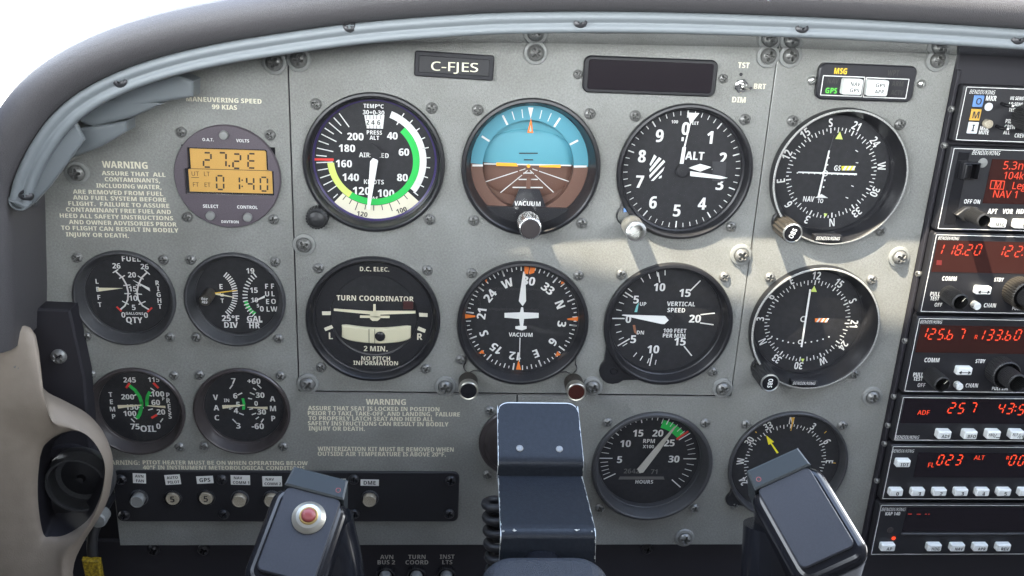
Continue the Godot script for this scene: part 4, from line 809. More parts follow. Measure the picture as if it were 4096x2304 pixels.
func heading() -> void:
	var pr := [[41.4, -0.5], [41.4, 3.0], [40.8, 3.9], [39.4, 4.2], [38.8, 3.8], [36.4, -3.5], [36.2, -9.0]]
	var t := dial("heading_indicator", "heading indicator card with white airplane and orange marks", Vector2(0, -99.5), pr, -7.0, 36.8)
	for i in 72:
		rad("w", i * 5.0 - 293.5, 32.4 if i % 2 == 0 else 33.4, 35.6 if i % 2 == 0 else 35.2, 0.6)
	for i in 12:
		rad("w", i * 30.0 - 293.5, 31.0, 35.8, 0.95)
		var q := deg_to_rad(i * 30.0 - 293.5)
		text("w", CARD[i], 26.0 * sin(q), 26.0 * cos(q), 5.6, -(i * 30.0 - 293.5))
	draw(OPS.hi)
	printed(t, -7.0)
	glass(t, 37.4, -1.2)
	four(t, 33.2, 32.6, 3.3, [2, 3])
	screw(t, -38.4, -25.6, 3.3, "screw_metal")
	for s in [-1, 1]:
		ear(t, 32.6 * s, -30.0, 4.0, 36.0)
		var sh := one()
		lathe(sh, [[1.7, 0], [1.7, 12]], 16)
		part(t, "knob_shaft", sh, M["chrome"], Vector3(33.6 * s, -35.0, 0))
		var kn := one()
		knurled(kn, 6.0, 8.0, 22.0, 44, 0.3, 0.4)
		part(t, "knob", kn, M["knob_brown"], Vector3(33.6 * s, -36.6, 0))
		var rg := one()
		lathe(rg, [[6.05, 18.0], [6.05, 23.2], [5.6, 23.6], [5.0, 23.3]], 32)
		part(t, "knob_ring", rg, M["button_metal"], Vector3(33.6 * s, -36.6, 0))
		var cp := one()
		lathe(cp, [[5.0, 23.2], [0, 23.2]], 32)
		part(t, "knob_cap", cp, M["gloss_black" if s < 0 else "red_cap"], Vector3(33.6 * s, -36.6, 0))

func vertical_speed() -> void:
	var pr := [[41.4, -0.5], [41.4, 3.0], [40.8, 3.8], [39.2, 4.0], [38.4, 3.4], [36.8, -3.0], [36.2, -3.6], [36.0, -10.0]]
	var t := dial("vertical_speed_indicator", "vertical speed dial with needle at zero and plugged lower ear", Vector2(92.8, -98.5), pr, -8.0, 36.8)
	ear(t, -32.4, -32.4, 9.5, 36.0)
	var pl := one()
	lathe(pl, [[2.6, 2.2], [2.0, 2.3], [1.8, 1.6], [0, 1.5]], 24)
	part(t, "ear_plug", pl, M["gloss_black"], Vector3(-32.4, -32.4, 0))
	draw(OPS.vsi)
	for k in range(1, 10):
		for s in [-1, 1]:
			if k == 5: continue
			rad("w", 270.0 + s * 9.3 * k, 29.5, 33.0, 0.55, 0.3, 0.8)
	printed(t, -8.0)
	needle(t, "needle", [-29.0, 3.6, -28.0, 4.0, -0.8, 3.6, 1.6, 0.8, -0.8, -1.9, -2.6, -1.9], -5.0, "white_needle")
	var hub := one()
	lathe(hub, [[3.6, -7.0], [3.6, -5.2], [0, -4.9]], 24)
	part(t, "needle_hub", hub, M["dial_black"], Vector3(2.4, 0.6, 0))
	glass(t, 37.4, -1.0)
	four(t, 32.9, 32.8, 3.3, [3])

func tachometer() -> void:
	var pr := [[41.0, -0.5], [41.0, 2.6], [40.2, 3.6], [38.8, 3.8], [38.0, 3.0], [35.6, -5.0], [35.2, -5.4], [35.0, -13.0]]
	var t := dial("tachometer", "engine RPM dial with green arc, red line and speckled needle", Vector2(92.4, -201.7), pr, -9.5, 36.0, "bezel_grey")
	var A := [-119.0, -90.0, -51.0, -14.0, 21.0, 54.0, 90.0, 132.0]
	var c := Vector2(-0.6, 0.4)
	arc("g", 24.4, 30.6, 15, 49.5, c.x, c.y)
	for k in 36:
		var q := k / 5.0
		var i := mini(int(q), 6)
		var a: float = lerpf(A[i], A[i + 1], q - i)
		rad("w", a, 24.6 if k % 5 == 0 and (k == 0 or k == 5 or k > 24) else (28.0 if k % 5 == 0 else (29.4 if a > -60 and a < 10 else 27.6)), 33.6 if k % 5 == 0 else 32.8 if k < 10 or k > 24 else 31.6, 0.75 if k % 5 == 0 else 0.45, c.x, c.y)
	rad("r", 50.5, 23.6, 33.4, 1.5, c.x, c.y)
	draw(OPS.tach)
	printed(t, -9.5)
	needle(t, "needle", [14.9, 26.6, 5.7, 8.2, -3.9, -8.3, -6.4, -8.9, -8.2, -5.8, 2.3, 10.4, 14.2, 27.0], -6.0, "worn_needle")
	glass(t, 36.4, -2.6)
	four(t, 32.8, 32.8)

func adf_head() -> void:
	var pr := [[41.2, -0.5], [41.2, 2.4], [40.6, 3.0], [39.9, 3.1], [39.4, 2.4], [38.4, -2.0], [38.2, -8.0]]
	var t := dial("direction_finder_dial", "direction finder card with yellow needle, half hidden by yoke grip", Vector2(186.3, -200.5), pr, -5.0, 38.6, "bezel_grey")
	compass(CARD, 0.0, 31.4, 5.2, 25.6, 28.6, 27.0, 1)
	draw(OPS.adf)
	poly("y", pv([-3, -2, 3, -2, 12, -18, 9, -20]))
	printed(t, -5.0)
	glass(t, 38.6, -1.0)
	four(t, 33.2, 31.0, 3.3)
	ear(t, -34.0, -26.0, 6.0, 34.0)

func small_gauge(called: String, label: String, at: Vector2, ops: Array, needles: Array, bez := "bezel_black") -> Node3D:
	var t := dial(called, label, at, SMALL, -7.0, 25.8, bez)
	draw(ops)
	printed(t, -7.0)
	for n in needles: needle(t, "needle", n[0], n[2] if n.size() > 2 else -5.6, n[1], 0.4)
	glass(t, 26.4, -3.2)
	four(t, 25.0, 25.2, 3.1)
	return t

func clock() -> void:
	var t := thing("digital_clock", "round plum clock with two-line amber liquid crystal display", "clock", Vector3(-177.0, -10.5, 0))
	var b := one()
	# flange with the window cut out of it
	var w1 := pv([-21.9, 17.0, 22.6, 17.0, 23.4, 16.2, 23.6, 5.4, 24.4, 4.6, 26.6, 4.4, 26.4, -10.6, -24.4, -10.6, -24.4, 4.4, -22.2, 5.0])
	for k in 2:
		var side := PackedVector2Array([Vector2(0, -60), Vector2(60, -60), Vector2(60, 60), Vector2(0, 60)]) if k == 0 else PackedVector2Array([Vector2(-60, -60), Vector2(0, -60), Vector2(0, 60), Vector2(-60, 60)])
		for h in Geometry2D.intersect_polygons(circ(29.9, 0, 0, 80), side):
			for q in Geometry2D.clip_polygons(h, w1): face(b, ccw(q), 3.0)
	lathe(b, [[30.4, -0.4], [30.4, 2.2], [29.9, 3.0]], 80)
	var cw := ccw(w1)
	wall(b, inset(cw, 0.0), inset(cw, 0.0), 0.0, 3.0, Vector3.ZERO)
	part(t, "face_plate", b, M["plum_plate"])
	solid(t, "window_well", rect(53.0, 30.0, 1.0, 3.0), -2.0, 0.3, "gloss_black")
	solid(t, "display_panel", pv([-20.8, 16.0, 21.6, 16.0, 22.4, 15.2, 22.4, 4.6, 25.4, 4.2, 25.4, -9.4, -22.4, -9.4, -22.4, 3.6, -20.8, 3.9]), 0.3, 1.0, "lcd_amber")
	draw(OPS.lcd)
	printed(t, 1.0)
	draw(OPS.clock)
	printed(t, 3.0)
	for p in [[-0.4, 24.9], [-10.8, -23.0], [10.7, -23.4]]:
		var k := one()
		lathe(k, [[2.6, 3.0], [2.6, 4.6], [2.2, 5.2], [0, 5.4]], 24)
		part(t, "push_button", k, M["washer_paint"], Vector3(p[0], p[1], 0))
	var gl := one()
	ext(gl, inset(cw, 0.3), 1.7, 2.2)
	part(t, "display_glass", gl, M["glass"])
	four(t, 25.1, 25.2, 3.1)

# ---------------------------------------------------------------- panel
func panels() -> void:
	var o := thing("instrument_panel", "grey painted metal sheet carrying the six main dials", "panel", Vector3.ZERO, "", "structure")
	var t := one()
	holed(t, rect(280.0, 223.0, 0.0, -36.7), [[-92.4, 0, 39.6], [0, 0, 39.6], [92.9, 0, 39.6], [-93.3, -98.7, 39.6], [0, -99.5, 39.6], [92.8, -98.5, 39.6]], -1.6, 0.0)
	part(o, "panel_sheet", t, M["panel_paint"])
	var ed := one()
	ext(ed, rect(279.6, 0.45, 0.0, -149.35), -1.6, -0.35)
	part(o, "worn_edge", ed, M["bare_metal"])
	for s in [[-134.3, 58.0], [-0.9, 66.9], [134.6, 70.3], [-134.4, -50.8], [134.3, -51.0], [-134.7, -143.0], [-47.6, -143.9], [133.8, -142.9], [47.6, -142.8]]:
		screw(o, s[0], s[1], 4.4, "screw_metal", 0.0, 6.9)
	draw(OPS.placard_switch)
	printed(o, 0.0)
	var l := thing("instrument_panel", "grey metal sheet with small gauges and cream warning placards", "panel", Vector3.ZERO, "", "structure")
	t = one()
	holed(t, pv([-300, -20, -292, -4, -280, 14, -264, 34, -240, 50, -214, 62, -185, 71, -140.9, 80, -140.9, -149.0, -1.4, -149.0, -1.4, -264.0, -261.5, -264.0, -262.0, -205.0, -310, -195]), [[-177, -10.5, 28.6], [-242.7, -87.7, 28.8], [-177, -87.4, 28.8], [-242.4, -164.1, 28.8], [-176.7, -163.4, 28.8]], -1.6, -0.15)
	part(l, "panel_sheet", t, M["panel_paint"])
	ed = one()
	ext(ed, rect(133.0, 0.7, -68.0, -149.35), -1.6, -0.02)
	part(l, "worn_edge", ed, M["bare_metal"])
	for s in [[-147.8, 56.0], [-262.3, -10.7]]: screw(l, s[0], s[1], 4.4, "screw_metal", -0.1, 6.9)
	for s in [[-18.3, -161.2], [-18.3, -208.9]]: screw(l, s[0], s[1], 3.3, "screw_metal", -0.1)
	for k in ["placard_left", "placard_left2", "placard_low", "placard_pitot"]: draw(OPS[k])
	printed(l, -0.15)
	var r := thing("instrument_panel", "grey metal sheet beside the radio stack with tachometer", "panel", Vector3.ZERO, "", "structure")
	t = one()
	holed(t, pv([140.7, 85, 248.3, 85, 248.3, -264.0, -0.4, -264.0, -0.4, -149.0, 140.7, -149.0]), [[188.1, 0, 40.2], [188.1, -98.7, 40.2], [92.4, -201.7, 39.4], [186.3, -200.5, 39.6]], -1.6, -0.1)
	part(r, "panel_sheet", t, M["panel_paint"])
	ed = one()
	ext(ed, rect(140.0, 0.6, 70.0, -149.3), -1.6, 0.03)
	ext(ed, rect(0.45, 120.0, 140.95, 12.0), -1.6, 0.03)
	part(r, "worn_edge", ed, M["bare_metal"])
	for s in [[147.9, 70.8], [236.6, 71.8], [236.5, -50.1], [236.4, -147.8], [120.9, -258.2]]: screw(r, s[0], s[1], 4.4, "screw_metal", -0.1, 6.9)
	var b := thing("backing_sheet", "dark structure seen in the gaps between panel sheets", "panel", Vector3.ZERO, "", "structure")
	solid(b, "backing", pv([-292, -40, -275, 0, -235, 36, -180, 60, 400, 78, 400, -340, -360, -340, -360, -100, -292, -90]), -32.0, -30.0, "rack_black")
	t = one()
	for g in [[-140.8, -32.0, 1.4, 234.0], [140.4, -32.0, 1.4, 234.0], [0.0, -149.1, 282.0, 1.4], [-0.9, -206.0, 1.4, 114.0]]: ext(t, rect(g[2] + 3.0, g[3] + 3.0, g[0], g[1]), -3.4, -2.0)
	part(b, "seam_backing", t, M["rack_black"])
	var s := thing("lower_panel", "black switch panel below the grey instrument sheets", "panel", Vector3.ZERO, "", "structure")
	solid(s, "panel_sheet", rect(335.0, 90.0, -169.0, -309.8), -9.0, -6.0, "rack_black", 0.4)
	solid(s, "panel_sheet", rect(260.0, 90.0, 130.0, -309.8), -9.0, -6.2, "rack_black", 0.4)
	for q in [[-242.0, -271.5], [-209.0, -271.5], [97.0, -271.5]]: screw(s, q[0], q[1], 4.0, "screw_black", -6.0)
	draw(OPS.placard_sub)
	printed(s, -6.0)
	for q in [-86.0, -64.7, -43.8]:
		var n := one()
		knurled(n, 6.4, -6.0, -2.0, 26, 0.4, 0.5)
		var e := part(s, "breaker_collar", n, M["bezel_black"], Vector3(q, -291.0, 0))
		n = one()
		lathe(n, [[4.2, -3.0], [4.2, 2.0], [3.8, 2.6], [0, 2.8]], 28)
		part(e, "breaker_button", n, M["washer_paint"])

func breakers() -> void:
	var t := thing("breaker_strip", "black strip of round circuit breakers with white tape labels", "breaker panel")
	solid(t, "strip_plate", rrect(224.0, 38.2, 4.0, -149.0, -225.6), -0.1, 1.4, "radio_black", 0.5)
	for s in [[-255.9, -212.7], [-256.1, -239.4], [-192.0, -212.4], [-192.0, -238.7], [-106.6, -211.8], [-106.4, -238.2], [-42.8, -212.4], [-43.2, -238.1]]: screw(t, s[0], s[1], 3.6, "screw_black", 1.4)
	var i := 0
	for p in [[-245.5, -226.0, 6.4], [-223.9, -226.2, 2.6], [-202.5, -225.8, 2.6], [-180.9, -226.4, 5.0], [-160.2, -226.3, 5.0], [-138.6, -226.3, 5.0], [-117.4, -226.2, 5.0], [-96.1, -226.0, 5.0]]:
		var n := one()
		knurled(n, 5.9, 1.2, 3.4, 30, 0.3, 0.5)
		var e := part(t, "breaker_collar", n, M["bezel_black" if i in [1, 2] else "bezel_grey"], Vector3(p[0], p[1], 0))
		n = one()
		lathe(n, [[4.4, 1.4], [4.4, p[2] + 0.6], [4.0, p[2] + 1.2], [3.5, p[2] + 1.2], [3.4, p[2] + 0.9], [0, p[2] + 0.9]], 28)
		part(e, "breaker_button", n, M["washer_paint" if i == 0 else "cream_plastic"])
		if i in [1, 2]:
			text("k", "5", 0, 0, 4.4)
			printed(e, p[2] + 0.95)
		i += 1
	i = 0
	for p in [[-244.2, -211.8, 8.2, 7.2, "AVN", "FAN", -3.0], [-223.2, -212.7, 9.8, 7.2, "AUTO", "PILOT", 4.0], [-202.7, -212.7, 10.6, 5.4, "", "GPS", 3.0], [-180.0, -212.8, 12.4, 7.0, "NAV", "COMM 1", -1.0], [-159.6, -213.7, 12.6, 7.4, "NAV", "COMM 2", 0.0], [-117.2, -214.0, 11.0, 5.0, "", "XPDR", 0.0], [-96.1, -214.4, 12.0, 4.6, "", "DME", -1.0]]:
		var e := solid(t, "tape_label", rect(p[2], p[3]), 1.4, 1.65, "tape_white", 0.0, Vector3(p[0], p[1], 0))
		e.rotation_degrees.z = p[6]
		if p[4]:
			text("k", p[4], -1.4 if i > 2 else 0.0, 1.7, 2.0); text("k", p[5], 0.4, -1.7, 2.0)
		else: text("k", p[5], 0, 0, 2.9)
		printed(e, 1.65)
		i += 1

func plates() -> void:
	var t := thing("registration_plate", "small black plate lettered C-FJES in a raised frame", "sign", Vector3(-47.0, 58.0, 0))
	var fr := one()
	ext(fr, rrect(45.0, 14.0, 1.2), 0.0, 3.0, 0.5)
	part(t, "frame", fr, M["placard_black"])
	solid(t, "insert", rrect(40.0, 9.4, 0.6), 3.0, 3.7, "radio_black", 0.25)
	text("cp", "C-FJES", 0.2, -0.4, 5.0, 1.5, 26.4)
	printed(t, 3.7)
	t.rotation_degrees.z = -1.5
	t = thing("annunciator_panel", "blank dark glossy warning light window in rounded black frame", "display", Vector3(66.4, 56.2, 0))
	solid(t, "frame", rrect(78.4, 21.0, 4.0), 0.0, 2.4, "bezel_black", 0.8)
	solid(t, "window", rrect(73.0, 17.0, 1.5), 2.4, 2.8, "screen_dark", 0.2)
	screw(t, -42.1, -0.6, 2.7, "screw_metal"); screw(t, 43.4, 0.2, 2.7, "screw_metal")
	t = thing("toggle_switch", "small chrome toggle switch between TST and DIM lettering", "switch", Vector3(121.0, 52.6, 0))
	var n := one()
	var hx := PackedVector2Array()
	for k in 6: hx.append(Vector2(4.3 * cos(TAU * k / 6 + 0.2), 4.3 * sin(TAU * k / 6 + 0.2)))
	ext(n, hx, 0.0, 1.8, 0.4)
	lathe(n, [[2.9, 1.8], [2.9, 3.4], [2.2, 3.4], [1.7, 2.2]], 24)
	part(t, "nut", n, M["chrome"])
	n = one()
	tube(n, [Vector3(0, 0, 1.5), Vector3(1.0, 0, 4.0), Vector3(3.2, -0.2, 9.0)], 1.0, 12)
	part(t, "bat_handle", n, M["chrome"])
	n = one()
	lathe(n, [[1.0, 0.0], [1.0, 0.3], [0, 0.35]], 16)
	part(t, "index_hole", n, M["dial_black"], Vector3(-0.8, 6.5, 0))
	t = thing("navigation_annunciator", "black annunciator with lit MSG and GPS and two white buttons", "display", Vector3(195.0, 57.4, 0))
	solid(t, "frame", rrect(59.0, 21.0, 4.0), 0.0, 3.6, "placard_black", 0.8)
	for r in [[-14.3, -2.4, 25.0], [12.2, -2.6, 26.0]]:
		for q in [[r[0], r[1] + 5.6, r[2], 0.5], [r[0], r[1] - 5.6, r[2], 0.5]]: poly("w", rect(q[2], q[3], q[0], q[1]))
		for s in [-1, 1]: poly("w", rect(0.5, 11.2, r[0] + s * r[2] / 2, r[1]))
	text("ly", "MSG", -16.9, 6.2, 3.4, 0, 7.6)
	text("lg", "GPS", -20.8, -5.2, 3.2, 0, 7.0)
	text("dm", "WPT", 14.8, 6.4, 3.2, 0, 7.0); text("dm", "NAV", -20.6, 0.4, 3.0, 0, 6.6); text("dm", "ARM", 18.6, 0.2, 3.0, 0, 7.0); text("dm", "ACTV", 19.2, -5.0, 3.0, 0, 7.6)
	printed(t, 3.6)
	for b in [[-9.9, -2.2, 11.4, "NAV", "GPS"], [5.2, -2.4, 12.6, "GPS", "APR"]]:
		var e := solid(t, "push_button", rrect(b[2], 9.2, 1.2), 3.4, 8.6, "white_plastic", 0.8, Vector3(b[0], b[1], 0))
		text("k", b[3], 1.0, 1.8, 2.2, 0, 5.8); text("k", b[4], 1.0, -1.8, 2.2, 0, 5.6)
		printed(e, 8.6)
	for s in [-31.8, 35.0]:
		var o := put(t, "screw", slot_mesh, M["bare_metal"], Vector3(s, -0.3 if s < 0 else 0.2, 0))
		o.scale = Vector3.ONE * 2.6
		o.rotation.z = 0.7 if s < 0 else 1.4

# ---------------------------------------------------------------- radios
func radio(called: String, label: String, top: float, bottom: float, ops: String) -> Node3D:
	var t := thing(called, label, "radio")
	var h := top - bottom
	solid(t, "front_plate", rrect(160.0, h, 1.6, 331.0, (top + bottom) / 2), 4.2, 10.0, "radio_black", 0.6)
	solid(t, "chassis", rect(156.0, h - 2.0, 331.0, (top + bottom) / 2), -22.0, 4.2, "rack_black")
	for y in [top - 1.3, bottom + 1.3]: poly("w", rect(158.0, 0.42, 331.8, y))
	poly("w", rect(0.42, h - 2.6, 252.6, (top + bottom) / 2))
	draw(OPS[ops])
	for b in BTN:
		if b[0] != ops: continue
		var e := solid(t, "push_button", rrect(b[3], b[4], 0.9), 9.6, 10.0 + b[6], "white_plastic", 0.7, Vector3(b[1], b[2], 0))
		var keep := inks; var keep_order := ink_order
		inks = {}; ink_order = []
		if b[5] == "<>":
			seg("k", -3.0, -0.6, 3.0, -0.6, 0.5)
			for s in [-1, 1]: poly("k", pv([4.2 * s, -0.6, 2.2 * s, 0.7, 2.2 * s, -1.9]))
		elif b[5] == "FRQ":
			text("k", "FRQ", -2.0, 0.6, 1.9, 0, 4.0); seg("k", 0.0, -1.6, 1.4, 1.6, 0.35); seg("k", 1.2, -1.2, 4.0, -1.2, 0.5)
		elif b[5] == "FLT":
			text("k", "FLT", -2.0, 0.8, 2.0, 0, 3.6); seg("k", 0.0, -1.6, 1.4, 1.6, 0.35); text("k", "ET", 2.6, -0.9, 2.0, 0, 2.6)
		else: text("k", b[5], 0.6, -0.4, 2.7 if b[5].length() < 2 else 2.4, 0, 1.9 if b[5].length() < 2 else (4.0 if b[5].length() < 3 else 5.6))
		printed(e, 10.0 + b[6])
		inks = keep; ink_order = keep_order
	printed(t, 10.0)
	return t

func screen(t: Node3D, x0: float, y1: float, y0: float, m: String, leds: String) -> void:
	solid(t, "display_window", rect(411.0 - x0 - 1.6, y1 - y0, (411.0 + x0 - 1.6) / 2, (y0 + y1) / 2), 9.8, 10.25, m)
	draw(OPS[leds])
	printed(t, 10.25)

func rknob(t: Node3D, x: float, y: float, r0: float, r1: float, z: float, m := "knob_black", tick := true) -> void:
	var k := one()
	knurled(k, r0, 9.6, z, 36, 0.35, 0.7)
	var e := part(t, "knob", k, M[m], Vector3(x, y, 0))
	if r1 > 0.0:
		k = one()
		knurled(k, r1, z - 0.5, z + 12.0, 36, 0.3, 0.7)
		part(e, "inner_knob", k, M["knob_black"])
	elif tick:
		seg("cr", 0.8, 0.8, 2.6, 2.9, 0.5)
		printed(e, z)

func radios() -> void:
	var rk := thing("radio_rack", "black mounting frame around the stacked radios", "rack", Vector3.ZERO, "", "structure")
	solid(rk, "rack_frame", rect(175.0, 375.0, 336.3, -111.0), -26.0, 1.6, "rack_black", 0.6)
	for y in [-146.2, -167.6, -181.5, -210.2, 22.0, 44.0, -60.0, -106.0]:
		var s := put(rk, "screw", screw_mesh, M["screw_metal"], Vector3(249.6, y, 3.4))
		s.rotation.y = -1.15; s.scale = Vector3.ONE * 2.0
	solid(rk, "rack_cheek", rect(2.2, 340.0, 249.9, -103.0), 1.6, 4.0, "rack_black", 0.5)
	var t := radio("audio_panel", "topmost radio with blue, amber and white marker lamps", 59.3, 25.6, "audio")
	var ls := [["lamp_blue", 50.1, "O"], ["lamp_amber", 42.1, "M"], ["lamp_white", 34.4, "I"]]
	for l in ls:
		var e := solid(t, "marker_lamp", rrect(6.0, 6.8, 0.4), 9.8, 11.0, l[0], 0.3, Vector3(261.2, l[1], 0))
		text("k2", l[2], 0, 0, 4.0); printed(e, 11.0)
	for q in [[268.3, 47.0, 2.4, 0.6, "lamp_white"], [269.2, 37.2, 2.6, 3.0, "cream_plastic"]]:
		var d := one()
		lathe(d, [[q[2], 9.8], [q[2], 10.0 + q[3]], [q[2] - 0.4, 10.4 + q[3]], [0, 10.5 + q[3]]], 24)
		part(t, "round_button", d, M[q[4]], Vector3(q[0], q[1], 0))
	for q in [[276.0, 49.2], [276.0, 35.8]]:
		var d := one()
		tube(d, [Vector3(0, 0, 9.5), Vector3(0.4, -0.5, 14), Vector3(1.2, -0.2, 19.5)], 1.1, 12)
		part(t, "toggle_handle", d, M["gloss_black"], Vector3(q[0], q[1], 0))
		d = one()
		lathe(d, [[1.0, 0], [0.8, 0.6], [0, 0.8]], 12)
		part(t, "toggle_tip", d, M["chrome"], Vector3(q[0] + 1.2, q[1] - 0.2, 19.6))
	rknob(t, 291.0, 42.0, 7.5, 0.0, 24.0, "knob_black", false)
	t = radio("navigation_receiver", "satellite navigation radio with red text screen and card slot", 23.0, -29.4, "gps")
	screen(t, 277.6, 16.0, -11.4, "screen_red", "gps_led")
	solid(t, "card_slot", rect(7.0, 45.2, 259.4, -2.8), 9.9, 10.3, "gloss_black", 0.2)
	solid(t, "card_latch", rrect(10.4, 10.2, 0.6, 263.6, 9.0), 10.0, 15.0, "radio_black", 0.6)
	solid(t, "latch_grip", rrect(4.0, 8.6, 0.4, 260.4, 9.0), 15.0, 17.0, "bezel_black", 0.5)
	var d := one()
	lathe(d, [[2.9, 9.8], [2.9, 10.5], [0, 10.7]], 24)
	part(t, "light_sensor", d, M["washer_paint"], Vector3(272.1, 13.5, 0))
	rknob(t, 270.0, -17.8, 4.4, 0.0, 28.0, "knob_black", false)
	solid(t, "knob_pointer", pv([260.6, -18.4, 266.0, -13.6, 274.0, -13.8, 276.0, -18.0, 274.0, -22.0, 266.0, -22.4]), 10.0, 13.5, "knob_black", 0.6)
	t = radio("communication_radio", "upper comm radio showing 118.20 on a brownish red display", -30.8, -84.2, "com")
	t.set_meta("group", "comm radios in the stack")
	screen(t, 254.0, -35.6, -56.2, "screen_red", "com_led")
	rknob(t, 267.8, -70.5, 5.4, 0.0, 26.0); rknob(t, 312.6, -67.4, 9.6, 6.6, 22.0, "knob_brown")
	_chan(t, 286.6, -77.4)
	t = radio("communication_radio", "lower comm radio showing 125.67 on a dark red display", -86.4, -140.2, "com2")
	t.set_meta("group", "comm radios in the stack")
	screen(t, 254.4, -92.2, -111.2, "screen_red", "com2_led")
	rknob(t, 267.8, -126.6, 5.4, 0.0, 26.0); rknob(t, 313.4, -122.4, 9.6, 6.4, 20.0)
	_chan(t, 287.0, -133.6)
	t = radio("direction_finder_radio", "radio showing 257 above four sloped white buttons", -142.2, -176.3, "adfr")
	screen(t, 254.0, -144.2, -162.2, "screen_dark", "adf_led")
	t = radio("transponder", "transponder with row of white number keys zero to six", -178.7, -221.6, "xpdr")
	screen(t, 271.0, -184.4, -203.4, "screen_dark", "xpdr_led")
	t = radio("autopilot_controller", "bottom radio with AP, HDG, NAV, APR and REV keys", -224.2, -266.6, "kap")
	screen(t, 271.6, -227.2, -246.6, "screen_dark", "kap_led")
	solid(t, "display_ledge", rrect(140.0, 1.4, 0.5, 341.0, -248.2), 10.0, 11.4, "bezel_grey", 0.4)
	d = one()
	lathe(d, [[2.2, 9.8], [2.2, 10.3], [0, 10.4]], 20)
	part(t, "light_sensor", d, M["brown_and_reflection"], Vector3(262.7, -245.5, 0))
	arc("rd", 0.0, 1.5, 0, 360, 266.2, -252.0); printed(t, 10.2)

func _chan(t: Node3D, x: float, y: float) -> void:
	var d := one()
	lathe(d, [[2.5, 9.8], [2.5, 14.0], [2.1, 14.5], [0, 14.6]], 24)
	part(t, "round_button", d, M["white_plastic"], Vector3(x, y, 0))

# ---------------------------------------------------------------- glareshield
func offset_path(p: Array, d: float) -> Array:
	var r := []
	for i in p.size():
		var e: Vector2 = (p[mini(i + 1, p.size() - 1)] - p[maxi(i - 1, 0)]).normalized()
		r.append(p[i] + Vector2(-e.y, e.x) * d)
	return r

func sweep(t: Tri, path: Array, sec: Array) -> void:
	var rows := []
	for s in sec:
		var o := offset_path(path, s[0])
		var row := []
		for q in o: row.append(Vector3(q.x, q.y, s[1]))
		rows.append(row)
	sheet(t, rows)

